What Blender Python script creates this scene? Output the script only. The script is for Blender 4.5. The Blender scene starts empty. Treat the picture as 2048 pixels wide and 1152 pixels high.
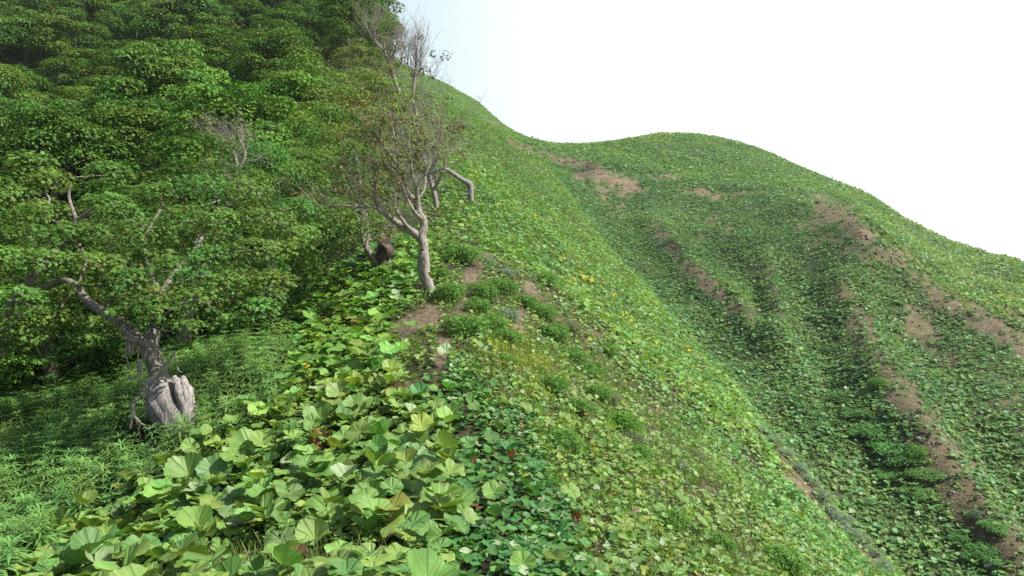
import bpy, math
import numpy as np
from mathutils import Vector

rng = np.random.default_rng(11)
R = math.radians
F = 1490.0                      # focal length in pixels of a 2048 wide frame
PITCH = R(3.7)
CP, SP = math.cos(PITCH), math.sin(PITCH)
sc = bpy.context.scene
col = sc.collection

# ------------------------------------------------------------------ camera geometry
def ray(px, py, Y):
    """point at forward distance Y seen at px, py"""
    a = (np.asarray(px, float) - 1024) / F
    b = (576 - np.asarray(py, float)) / F
    dy = CP + b * SP
    t = Y / dy
    return a * t, np.asarray(Y, float) + 0 * t, (-SP + b * CP) * t

def P(px, py, Y):
    x, y, z = ray(px, py, Y)
    return np.array([float(x), float(y), float(z)])

def proj(X, Y, Z):
    d = Y * CP - Z * SP
    v = Y * SP + Z * CP
    d = np.maximum(d, 0.05)
    return 1024 + F * X / d, 576 - F * v / d

# ------------------------------------------------------------------ noise
def _h(ix, iy, iz):
    n = (ix * 374761393 + iy * 668265263 + iz * 2147483647 + 1013904223) & 0xFFFFFFFF
    n = ((n ^ (n >> 13)) * 1274126177) & 0xFFFFFFFF
    n = (n ^ (n >> 16)) & 0xFFFF
    return n / 65535.0

def vnoise(x, y, z=0.0):
    x = np.asarray(x, float); y = np.asarray(y, float); z = np.asarray(z, float) + 0 * x
    xi = np.floor(x).astype(np.int64); yi = np.floor(y).astype(np.int64); zi = np.floor(z).astype(np.int64)
    fx, fy, fz = x - xi, y - yi, z - zi
    fx = fx * fx * (3 - 2 * fx); fy = fy * fy * (3 - 2 * fy); fz = fz * fz * (3 - 2 * fz)
    r = 0
    for a in (0, 1):
        for b in (0, 1):
            for c in (0, 1):
                w = (fx if a else 1 - fx) * (fy if b else 1 - fy) * (fz if c else 1 - fz)
                r = r + w * _h(xi + a, yi + b, zi + c)
    return r * 2 - 1

def fbm(x, y, z=0.0, o=4):
    r = 0; a = 1.0; t = 0
    for k in range(o):
        r = r + a * vnoise(np.asarray(x) * 2 ** k + 17 * k, np.asarray(y) * 2 ** k - 9 * k, np.asarray(z) * 2 ** k)
        t += a; a *= 0.5
    return r / t

# ------------------------------------------------------------------ object helpers
def tag(o, label=None, cat=None, group=None, kind=None):
    if label: o['label'] = label
    if cat: o['category'] = cat
    if group: o['group'] = group
    if kind: o['kind'] = kind
    return o

def empty(name, loc=(0, 0, 0)):
    o = bpy.data.objects.new(name, None); col.objects.link(o)
    o.location = [float(v) for v in loc]; o.empty_display_size = 0.1
    return o

def mesh_from(name, V, faces, mat, C=None, UV=None, smooth=True):
    """faces: list of int arrays (m,3) or (m,4); C: (n,3) colour per vertex; UV: (n,2) per vertex"""
    me = bpy.data.meshes.new(name)
    V = np.ascontiguousarray(V, np.float32)
    idx = np.concatenate([f.ravel() for f in faces]).astype(np.int32)
    cnt = np.concatenate([np.full(len(f), f.shape[1]) for f in faces]).astype(np.int32)
    st = np.concatenate([[0], np.cumsum(cnt)[:-1]]).astype(np.int32)
    me.vertices.add(len(V)); me.vertices.foreach_set('co', V.ravel())
    me.loops.add(len(idx)); me.loops.foreach_set('vertex_index', idx)
    me.polygons.add(len(cnt)); me.polygons.foreach_set('loop_start', st)
    me.update(calc_edges=True)
    if smooth:
        me.polygons.foreach_set('use_smooth', np.ones(len(cnt), bool))
    if C is not None:
        C4 = np.ones((len(V), 4), np.float32); C4[:, :3] = C
        at = me.attributes.new('col', 'FLOAT_COLOR', 'POINT'); at.data.foreach_set('color', C4.ravel())
    if UV is not None:
        uv = me.uv_layers.new(name='UVMap')
        uv.data.foreach_set('uv', np.ascontiguousarray(UV[idx], np.float32).ravel())
    me.materials.append(mat)
    return me

def obj(name, me, parent=None, loc=None):
    o = bpy.data.objects.new(name, me); col.objects.link(o)
    if parent: o.parent = parent
    if loc is not None: o.location = [float(v) for v in loc]
    return o

class MB:
    def __init__(s): s.V = []; s.F3 = []; s.F4 = []; s.C = []; s.U = []; s.n = 0
    def add(s, V, F, C=None, U=None):
        V = np.asarray(V, float)
        (s.F3 if F.shape[1] == 3 else s.F4).append(F + s.n)
        s.V.append(V); s.n += len(V)
        s.C.append(np.ones((len(V), 3)) * (0.5 if C is None else C))
        s.U.append(np.zeros((len(V), 2)) if U is None else U)
    def mesh(s, name, mat, off=None):
        V = np.concatenate(s.V)
        if off is not None: V = V - np.asarray(off)
        fs = [np.concatenate(f) for f in (s.F3, s.F4) if f]
        return mesh_from(name, V, fs, mat, np.concatenate(s.C), np.concatenate(s.U))

def norm(v):
    return v / np.maximum(np.linalg.norm(v, axis=-1, keepdims=True), 1e-9)

def instance(T, pos, nrm, spin, scale, C, aniso=None):
    """T=(V,F,U,shade): template in its own frame (z = normal); one copy per row of pos"""
    V, Fa, U, sh = T
    N = len(pos); k = len(V)
    n = norm(np.asarray(nrm, float))
    ref = np.where(np.abs(n[:, 2:3]) > 0.95, np.array([[0, 1.0, 0]]), np.array([[0, 0, 1.0]]))
    t = norm(np.cross(ref, n)); b = np.cross(n, t)
    c, s_ = np.cos(spin)[:, None], np.sin(spin)[:, None]
    X = t * c + b * s_; Yv = -t * s_ + b * c
    sc3 = np.asarray(scale, float).reshape(N, 1)
    if aniso is None: aniso = np.ones((N, 3))
    W = (V[None, :, 0:1] * (X * sc3 * aniso[:, 0:1])[:, None] + V[None, :, 1:2] * (Yv * sc3 * aniso[:, 1:2])[:, None]
         + V[None, :, 2:3] * (n * sc3 * aniso[:, 2:3])[:, None] + np.asarray(pos)[:, None])
    Fi = (Fa[None] + (np.arange(N) * k)[:, None, None]).reshape(-1, Fa.shape[1])
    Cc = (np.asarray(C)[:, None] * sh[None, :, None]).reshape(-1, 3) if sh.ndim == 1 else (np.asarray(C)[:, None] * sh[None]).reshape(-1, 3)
    Ui = np.tile(U, (N, 1))
    return W.reshape(-1, 3), Fi, Cc, Ui

def tube(path, rad, k=8, wob=0.0, seed=0, cap=True):
    path = np.asarray(path, float); rad = np.asarray(rad, float) * np.ones(len(path)); n = len(path)
    tn = norm(np.gradient(path, axis=0))
    a = np.array([0.3, 0.9, 0.1]) if abs(tn[0][1]) < 0.8 else np.array([1.0, 0, 0.1])
    u = norm(np.cross(tn[0], a)); us = []
    for i in range(n):
        u = norm(u - tn[i] * np.dot(u, tn[i])); us.append(u)
    us = np.array(us); vs = np.cross(tn, us)
    th = np.arange(k) / k * 2 * np.pi
    r = rad[:, None] * np.ones(k)
    if wob:
        q = np.cumsum(np.r_[0, np.linalg.norm(np.diff(path, axis=0), axis=1)])
        r = r * (1 + wob * fbm(np.cos(th)[None] * 1.3 + seed, np.sin(th)[None] * 1.3, q[:, None] / (rad.mean() * 3.0)))
    V = path[:, None] + us[:, None] * (r * np.cos(th))[..., None] + vs[:, None] * (r * np.sin(th))[..., None]
    V = V.reshape(-1, 3)
    i, j = np.meshgrid(np.arange(n - 1), np.arange(k), indexing='ij')
    q = np.stack([i * k + j, i * k + (j + 1) % k, (i + 1) * k + (j + 1) % k, (i + 1) * k + j], -1).reshape(-1, 4)
    U = np.stack([np.tile(th / 6.283, n), np.repeat(np.arange(n) / n, k)], 1)
    return V, q, U

def spline(pts, step=6):
    """Catmull-Rom through rows (x, y, z, r)"""
    p = np.asarray(pts, float)
    q = np.vstack([2 * p[0] - p[1], p, 2 * p[-1] - p[-2]]); out = []
    for i in range(1, len(q) - 2):
        for t in np.arange(step) / step:
            a, b, c, d = q[i - 1], q[i], q[i + 1], q[i + 2]
            out.append(0.5 * (2 * b + (c - a) * t + (2 * a - 5 * b + 4 * c - d) * t * t + (3 * b - a - 3 * c + d) * t ** 3))
    out.append(p[-1]); out = np.array(out); out[:, 3] = np.maximum(out[:, 3], p[:, 3].min() * 0.8)
    return out

# ------------------------------------------------------------------ materials
def nt(name):
    m = bpy.data.materials.new(name); m.use_nodes = True
    t = m.node_tree; t.nodes.clear()
    out = t.nodes.new('ShaderNodeOutputMaterial')
    return m, t, out

def N(t, kind, **kw):
    n = t.nodes.new(kind)
    for k, v in kw.items():
        if k in n.inputs: n.inputs[k].default_value = v
        else: setattr(n, k, v)
    return n

def mixc(t, a, b, fac, mode='MIX'):
    m = t.nodes.new('ShaderNodeMix'); m.data_type = 'RGBA'; m.blend_type = mode
    for s, v in ((0, fac), (6, a), (7, b)):
        if isinstance(v, bpy.types.NodeSocket): t.links.new(v, m.inputs[s])
        else: m.inputs[s].default_value = v if s == 0 else (*v, 1)
    return m.outputs[2]

def mth(t, op, a, b=None, c=None):
    m = t.nodes.new('ShaderNodeMath'); m.operation = op
    for i, v in enumerate((a, b, c)):
        if v is None: continue
        if isinstance(v, bpy.types.NodeSocket): t.links.new(v, m.inputs[i])
        else: m.inputs[i].default_value = v
    return m.outputs[0]

def ramp(t, x, a, b, lo=0.0, hi=1.0):
    m = t.nodes.new('ShaderNodeMapRange'); m.interpolation_type = 'SMOOTHSTEP'
    t.links.new(x, m.inputs[0])
    m.inputs[1].default_value = a; m.inputs[2].default_value = b; m.inputs[3].default_value = lo; m.inputs[4].default_value = hi
    return m.outputs[0]

def leaf_mat(name, trans=0.3, rough=0.5, spec=0.35, veins=False, objvar=0.0, tint=(1.15, 1.1, 0.45), nscale=9.0):
    m, t, out = nt(name); L = t.links.new
    at = N(t, 'ShaderNodeAttribute', attribute_name='col')
    tc = N(t, 'ShaderNodeTexCoord')
    no = N(t, 'ShaderNodeTexNoise', Scale=nscale, Detail=3.0)
    L(tc.outputs['Object'], no.inputs['Vector'])
    c = at.outputs['Color']
    c = mixc(t, c, (0, 0, 0), ramp(t, no.outputs[0], 0.35, 0.7, 0.0, 0.22))
    bump = None
    if veins:
        uv = N(t, 'ShaderNodeUVMap'); sx = N(t, 'ShaderNodeSeparateXYZ'); L(uv.outputs[0], sx.inputs[0])
        ang = mth(t, 'MULTIPLY', sx.outputs[0], 9.0)
        fr = mth(t, 'ABSOLUTE', mth(t, 'SUBTRACT', mth(t, 'FRACT', ang), 0.5))           # 0.5 at vein, 0 between
        dist = mth(t, 'MULTIPLY', mth(t, 'SUBTRACT', 0.5, fr), sx.outputs[1])
        wd = mth(t, 'MULTIPLY', mth(t, 'SUBTRACT', 1.25, sx.outputs[1]), 0.022)
        v1 = mth(t, 'LESS_THAN', dist, wd)
        # side veins that leave the main ones at a slant
        sl = mth(t, 'ADD', mth(t, 'MULTIPLY', sx.outputs[1], 7.0), mth(t, 'MULTIPLY', fr, 5.0))
        fr2 = mth(t, 'ABSOLUTE', mth(t, 'SUBTRACT', mth(t, 'FRACT', sl), 0.5))
        v2 = mth(t, 'MULTIPLY', mth(t, 'GREATER_THAN', fr2, 0.44), 0.5)
        v = mth(t, 'MAXIMUM', v1, v2)
        c = mixc(t, c, mixc(t, c, (0.5, 0.62, 0.22), 0.45), mth(t, 'MULTIPLY', v, 0.75))
        sp = N(t, 'ShaderNodeTexNoise', Scale=5.0, Detail=5.0, Roughness=0.65); L(tc.outputs['Object'], sp.inputs['Vector'])
        c = mixc(t, c, (0.24, 0.19, 0.06), ramp(t, sp.outputs[0], 0.66, 0.74, 0, 0.7))
        hgt = mth(t, 'ADD', mth(t, 'MULTIPLY', mth(t, 'MINIMUM', mth(t, 'MULTIPLY', dist, 6.0), 1.0), 1.0), mth(t, 'MULTIPLY', fr2, 0.25))
        bn = N(t, 'ShaderNodeBump', Strength=0.55, Distance=0.012); L(hgt, bn.inputs['Height']); bump = bn.outputs[0]
    if objvar:
        oi = N(t, 'ShaderNodeObjectInfo')
        hs = N(t, 'ShaderNodeHueSaturation')
        L(ramp(t, oi.outputs['Random'], 0, 1, 0.5 - 0.012 * objvar, 0.5 + 0.008 * objvar), hs.inputs['Hue'])
        mm = mth(t, 'FRACT', mth(t, 'MULTIPLY', oi.outputs['Random'], 7.31))
        L(ramp(t, mm, 0, 1, 1 - 0.16 * objvar, 1 + 0.26 * objvar), hs.inputs['Value'])
        L(c, hs.inputs['Color']); c = hs.outputs[0]
    pb = N(t, 'ShaderNodeBsdfPrincipled', Roughness=rough)
    pb.inputs['Specular IOR Level'].default_value = spec
    L(c, pb.inputs['Base Color'])
    tr = N(t, 'ShaderNodeBsdfTranslucent'); L(mixc(t, c, tint, 1.0, 'MULTIPLY'), tr.inputs['Color'])
    if bump: L(bump, pb.inputs['Normal'])
    mx = N(t, 'ShaderNodeMixShader'); mx.inputs[0].default_value = trans
    L(pb.outputs[0], mx.inputs[1]); L(tr.outputs[0], mx.inputs[2]); L(mx.outputs[0], out.inputs[0])
    return m

def bark_mat(name, base, dark, scale=6.0, rough=0.9, bump=0.6):
    m, t, out = nt(name); L = t.links.new
    tc = N(t, 'ShaderNodeTexCoord'); mp = N(t, 'ShaderNodeMapping'); mp.inputs['Scale'].default_value = (scale * 2.2, scale * 2.2, scale * 0.45)
    L(tc.outputs['Object'], mp.inputs[0])
    n1 = N(t, 'ShaderNodeTexNoise', Scale=3.0, Detail=8.0, Roughness=0.7); L(mp.outputs[0], n1.inputs['Vector'])
    n2 = N(t, 'ShaderNodeTexNoise', Scale=1.2 * scale, Detail=4.0); L(tc.outputs['Object'], n2.inputs['Vector'])
    c = mixc(t, dark, base, ramp(t, n1.outputs[0], 0.36, 0.6))
    c = mixc(t, c, (0.42, 0.40, 0.36), ramp(t, n2.outputs[0], 0.5, 0.75, 0, 0.35))
    at = N(t, 'ShaderNodeAttribute', attribute_name='col')
    c = mixc(t, c, mixc(t, at.outputs['Color'], (2, 2, 2), 1.0, 'MULTIPLY'), 1.0, 'MULTIPLY')
    pb = N(t, 'ShaderNodeBsdfPrincipled', Roughness=rough); pb.inputs['Specular IOR Level'].default_value = 0.2
    L(c, pb.inputs['Base Color'])
    b = N(t, 'ShaderNodeBump', Strength=bump, Distance=0.02); L(n1.outputs[0], b.inputs['Height']); L(b.outputs[0], pb.inputs['Normal'])
    L(pb.outputs[0], out.inputs[0])
    return m

M = {
    'butterbur': leaf_mat('butterbur_leaf_near', 0.30, 0.42, 0.35, veins=True),
    'cover': leaf_mat('ground_cover_leaf', 0.30, 0.48, 0.32, nscale=2.0),
    'herb': leaf_mat('herb_leaf', 0.34, 0.5, 0.25),
    'tree': leaf_mat('tree_leaf', 0.24, 0.55, 0.16, objvar=1.0, nscale=1.2),
    'hero': leaf_mat('tree_leaf_near', 0.24, 0.55, 0.18, nscale=3.0),
    'grass': leaf_mat('grass_blade', 0.3, 0.55, 0.2),
    'petal': leaf_mat('flower_petal', 0.3, 0.5, 0.2, tint=(1, 1, 0.9)),
    'bark': bark_mat('grey_bark', (0.30, 0.265, 0.22), (0.10, 0.085, 0.07)),
    'dead': bark_mat('weathered_wood', (0.36, 0.33, 0.315), (0.12, 0.105, 0.10), scale=7.0, bump=0.9),
    'twig': bark_mat('pale_twig', (0.34, 0.29, 0.25), (0.2, 0.165, 0.14), scale=14, bump=0.3),
    'palebark': bark_mat('pale_bark', (0.43, 0.385, 0.33), (0.13, 0.11, 0.09), scale=7.0, bump=0.8),
    'burl': bark_mat('reddish_burl', (0.13, 0.095, 0.075), (0.05, 0.03, 0.025), scale=9.0, bump=1.0),
    'darkbark': bark_mat('dark_bark', (0.13, 0.105, 0.085), (0.045, 0.035, 0.03)),
}

# soil and moss
def ground_mat():
    m, t, out = nt('soil_and_moss'); L = t.links.new
    g = N(t, 'ShaderNodeNewGeometry')
    at = N(t, 'ShaderNodeAttribute', attribute_name='col')
    n1 = N(t, 'ShaderNodeTexNoise', Scale=0.9, Detail=9.0, Roughness=0.65); L(g.outputs['Position'], n1.inputs['Vector'])
    n2 = N(t, 'ShaderNodeTexNoise', Scale=14.0, Detail=8.0, Roughness=0.75); L(g.outputs['Position'], n2.inputs['Vector'])
    n3 = N(t, 'ShaderNodeTexVoronoi', Scale=9.0); L(g.outputs['Position'], n3.inputs['Vector'])
    c = mixc(t, at.outputs['Color'], (0.6, 0.6, 0.6), ramp(t, n1.outputs[0], 0.4, 0.65, 0, 1.0), 'MULTIPLY')
    c = mixc(t, c, (0.5, 0.5, 0.5), ramp(t, n2.outputs[0], 0.42, 0.62, 0.0, 1.0), 'MULTIPLY')
    c = mixc(t, c, (1.7, 1.6, 1.5), ramp(t, n2.outputs[0], 0.56, 0.72, 0.0, 0.6), 'MULTIPLY')
    pb = N(t, 'ShaderNodeBsdfPrincipled', Roughness=0.95); pb.inputs['Specular IOR Level'].default_value = 0.15
    L(c, pb.inputs['Base Color'])
    h = mth(t, 'ADD', n2.outputs[0], mth(t, 'MULTIPLY', n3.outputs[0], 0.4))
    b = N(t, 'ShaderNodeBump', Strength=0.8, Distance=0.06); L(h, b.inputs['Height']); L(b.outputs[0], pb.inputs['Normal'])
    L(pb.outputs[0], out.inputs[0])
    return m
M['ground'] = ground_mat()

# ------------------------------------------------------------------ terrain
# surveyed points: where the ground at forward distance Y stands in the view (px, py, Y)
CTRL = []
def row(Y, *pts): CTRL.extend((a, b, Y) for a, b in pts)
row(3, (-600, 1420), (0, 1330), (512, 1280), (1024, 1290), (1536, 1420), (2048, 1640), (2600, 1900))
row(5, (-700, 1330), (-200, 1230), (300, 1130), (700, 1040), (1024, 1040), (1300, 1140), (1500, 1260), (1800, 1470), (2100, 1650), (2600, 1900))
row(7, (-600, 1180), (-100, 1110), (150, 1050), (340, 985), (600, 905), (850, 860), (1024, 870), (1200, 940), (1400, 1065), (1600, 1200), (1900, 1420), (2400, 1750))
row(9, (-500, 1040), (0, 965), (200, 915), (345, 868), (600, 790), (850, 735), (1000, 750), (1200, 850), (1400, 975), (1600, 1110), (1800, 1250), (2200, 1520))
row(12, (-400, 930), (0, 860), (200, 810), (400, 745), (600, 705), (830, 645), (950, 650), (1100, 720), (1250, 815), (1400, 910), (1600, 1050), (1750, 1150), (2000, 1350))
row(15, (-400, 860), (0, 800), (300, 740), (600, 640), (760, 580), (860, 565), (950, 580), (1100, 650), (1300, 790), (1500, 930), (1650, 1035), (1785, 1140), (1900, 1260), (2100, 1420))
row(18, (-400, 800), (0, 740), (300, 690), (600, 590), (760, 530), (860, 510), (950, 520), (1100, 590), (1200, 650), (1400, 790), (1550, 900), (1650, 990), (1750, 1125), (1950, 1300))
row(24, (-400, 620), (0, 600), (300, 570), (600, 520), (760, 470), (860, 440), (950, 445), (1050, 510), (1200, 620), (1300, 700), (1400, 780), (1500, 840), (1560, 905), (1650, 1060), (1780, 1230), (1950, 1260), (2300, 1300))
row(30, (-400, 490), (0, 480), (300, 460), (600, 420), (760, 380), (860, 370), (950, 385), (1050, 460), (1200, 570), (1300, 650), (1400, 735), (1470, 772), (1550, 900), (1650, 1030), (1850, 1090), (2048, 1080), (2300, 1120))
row(38, (1400, 697), (1470, 800), (1550, 865), (1700, 850), (1850, 850), (2048, 860), (2300, 900))
row(42, (-400, 350), (0, 340), (300, 300), (600, 260), (700, 250), (780, 290), (830, 300), (900, 305), (1000, 365), (1100, 450), (1200, 530), (1300, 615), (1370, 672), (1440, 745))
row(50, (600, 180), (700, 180), (760, 205), (820, 250), (1300, 578), (1400, 705), (1550, 690), (1700, 690), (1850, 700), (2048, 710), (2300, 760))
row(60, (-400, 200), (0, 180), (300, 140), (880, 235), (1000, 310), (1100, 390), (1200, 472), (1290, 595), (1400, 625), (1550, 600), (1700, 575), (1850, 590), (2048, 620))
row(72, (600, 80), (700, 105), (780, 160), (1130, 380), (1200, 488), (1400, 530), (1600, 510), (1720, 465), (1900, 555), (2048, 590), (2300, 680))
row(90, (-400, 90), (0, 60), (300, 40), (600, 50), (740, 110), (870, 195), (960, 240), (1060, 302), (1150, 400), (1250, 440), (1400, 440), (1600, 412), (1700, 430), (1850, 505), (2000, 560))
row(112, (1120, 340), (1200, 350), (1300, 362), (1400, 375), (1550, 378), (1700, 405), (1850, 480), (1950, 520))
row(130, (-400, 20), (0, 5), (300, -40), (600, -10), (740, 95), (850, 168), (1000, 266), (1080, 300), (1300, 320), (1500, 335), (1700, 385), (1750, 402))
row(170, (-400, -10), (0, -30), (300, -80), (600, -50), (745, 88), (790, 122), (850, 150), (960, 208), (1020, 262), (1080, 285), (1150, 290), (1240, 283), (1300, 271), (1370, 269), (1440, 277), (1520, 300), (1620, 350))
row(97, (2048, 536), (2300, 600), (2700, 720))
row(118, (1850, 460), (1950, 500))
row(140, (1750, 398), (1620, 350), (1850, 490), (2048, 570))
row(106, (1990, 512), (2120, 574))
row(240, (-400, 60), (0, 40), (300, 0), (600, 20), (800, 180), (960, 270), (1080, 330), (1240, 340), (1370, 330), (1520, 370), (1700, 440), (2048, 620), (2500, 800))

c = np.array(CTRL, float)
cx, cy, cz = ray(c[:, 0], c[:, 1], c[:, 2])
KS = 2.3
A = np.stack([cx / cy * KS, np.log(cy)], 1); val = cz / cy
def tps(d2): return 0.5 * d2 * np.log(d2 + 1e-12)
n = len(A)
K = tps(((A[:, None] - A[None]) ** 2).sum(-1)) + np.eye(n) * 0.0006
Pm = np.c_[np.ones(n), A]
S = np.block([[K, Pm], [Pm.T, np.zeros((3, 3))]])
W = np.linalg.solve(S, np.r_[val, 0, 0, 0])
NS, NL = 520, 560
SG = np.linspace(-1.5, 1.5, NS); LG = np.linspace(math.log(1.6), math.log(250), NL)
gs, gl = np.meshgrid(SG, LG, indexing='ij')
q = np.stack([gs.ravel() * KS, gl.ravel()], 1)
E = np.empty(len(q))
for i in range(0, len(q), 20000):
    b = q[i:i + 20000]
    E[i:i + 20000] = tps(((b[:, None] - A[None]) ** 2).sum(-1)) @ W[:n] + W[n] + b @ W[n + 1:]
E = E.reshape(NS, NL)
GY = np.exp(gl); GX = gs * GY; GZ = E * GY

def smooth(x, a, b):
    t = np.clip((x - a) / (b - a), 0, 1); return t * t * (3 - 2 * t)

def seg_dist(px, py, line):
    d = np.full(np.shape(px), 1e9)
    for (x0, y0), (x1, y1) in zip(line[:-1], line[1:]):
        vx, vy = x1 - x0, y1 - y0
        t = np.clip(((px - x0) * vx + (py - y0) * vy) / (vx * vx + vy * vy), 0, 1)
        d = np.minimum(d, np.hypot(px - x0 - t * vx, py - y0 - t * vy))
    return d

def inpoly(px, py, poly):
    r = np.zeros(np.shape(px), bool); n = len(poly)
    for i in range(n):
        x0, y0 = poly[i]; x1, y1 = poly[(i + 1) % n]
        if y0 == y1: continue
        cnd = ((y0 > py) != (y1 > py)) & (px < (x1 - x0) * (py - y0) / (y1 - y0) + x0)
        r ^= cnd
    return r

gpx, gpy = proj(GX, GY, GZ)
# ribs and hollows of the far slope
def farside(px, py, Y):
    """beyond the hollow, right of the near spur's edge"""
    lim = np.interp(px, [1000, 1060, 1200, 1300, 1400, 1500, 1600, 1800], [140, 105, 66, 53, 42, 28, 22, 17])
    return (px > 1050) & (Y > lim)
RIBS = [([(1310, 455), (1400, 560), (1480, 620), (1540, 680)], 28, 0.9),
        ([(1530, 520), (1560, 640), (1580, 720)], 22, 0.5),
        ([(1690, 590), (1740, 700), (1810, 830), (1900, 960), (2040, 1140)], 44, 0.9),
        ([(1200, 345), (1400, 385), (1600, 400), (1690, 430), (1780, 520), (1900, 620), (2060, 700)], 26, 0.9),
        ([(1600, 560), (1640, 700), (1690, 830), (1760, 950)], 45, -0.6),
        ([(1420, 480), (1500, 560), (1520, 640)], 25, -0.5),
        ([(1850, 680), (1950, 850), (2060, 980)], 50, -0.4)]
fs = farside(gpx, gpy, GY)
for line, w, h in RIBS:
    GZ = GZ + np.where(fs & (GY < 150), h * np.exp(-(seg_dist(gpx, gpy, line) / w) ** 2), 0)
# the broken turf edge: a low step above the long scar
tl_ = np.interp(gpx, [1000, 1030, 1120, 1200, 1300, 1400, 1550, 1680, 1730, 1780, 1900, 2060], [256, 279, 316, 338, 352, 380, 388, 400, 440, 503, 603, 684]) + 5 * fbm(GX / 5, GY / 5, 3.3, 3)
GZ = GZ - np.where(fs & (gpx < 2300) & (GY < 150), 1.0, 0) * np.clip(GY / 110, .4, 1) * 1.0 * smooth(gpy - tl_, -3, 5) * (1 - smooth(gpy - tl_, 18, 90)) * (0.6 + 0.8 * fbm(GX / 12, GY / 12, 6.0, 2))
# natural unevenness, growing with the size of the slopes
amp = np.clip(GY / 60, 0.12, 1.4) * (1 - 0.65 * smooth(GY, 75, 100))
GZ = GZ + amp * 0.42 * fbm(GX / 6.5, GY / 6.5) * np.clip((GY - 6) / 10, 0, 1) + 0.06 * fbm(GX / 0.8, GY / 0.8, o=3)
GZ = GZ + np.clip(GY / 60, 0, 1) * 0.17 * fbm(GX / 1.6, GY / 1.6, o=3) + smooth(GY, 70, 130) * (0.35 * fbm(GX / 1.5, GY / 1.5, 4.0, 3))

run = np.maximum.accumulate(GZ / GY, axis=1)
VIS = (GZ / GY) >= run - 0.012

def grid_at(G, X, Y):
    s = np.clip(X / Y, SG[0], SG[-1] - 1e-6); l = np.clip(np.log(Y), LG[0], LG[-1] - 1e-6)
    fi = (s - SG[0]) / (SG[1] - SG[0]); fj = (l - LG[0]) / (LG[1] - LG[0])
    i = np.clip(fi.astype(int), 0, NS - 2); j = np.clip(fj.astype(int), 0, NL - 2); a = fi - i; b = fj - j
    return G[i, j] * (1 - a) * (1 - b) + G[i + 1, j] * a * (1 - b) + G[i, j + 1] * (1 - a) * b + G[i + 1, j + 1] * a * b
def H(X, Y):
    return grid_at(GZ, np.asarray(X, float), np.asarray(Y, float))
def Hn(X, Y):
    X = np.asarray(X, float); Y = np.asarray(Y, float); e = 0.05 + 0.012 * Y
    dx = (H(X + e, Y) - H(X - e, Y)) / (2 * e); dy = (H(X, Y + e) - H(X, Y - e)) / (2 * e)
    return norm(np.stack([-dx, -dy, np.ones_like(dx)], -1))
def ground(X, Y): return np.array([X, Y, float(H(np.array([X]), np.array([Y]))[0])])
def hit(px, py, ymin=2.0):
    """first ground point on the sight line"""
    Y = np.exp(np.linspace(math.log(ymin), math.log(245), 2500))
    X, _, Z = ray(px, py, Y)
    g = H(X, Y); k = np.argmax(g >= Z)
    return np.array([X[k], Y[k], g[k]])

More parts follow.
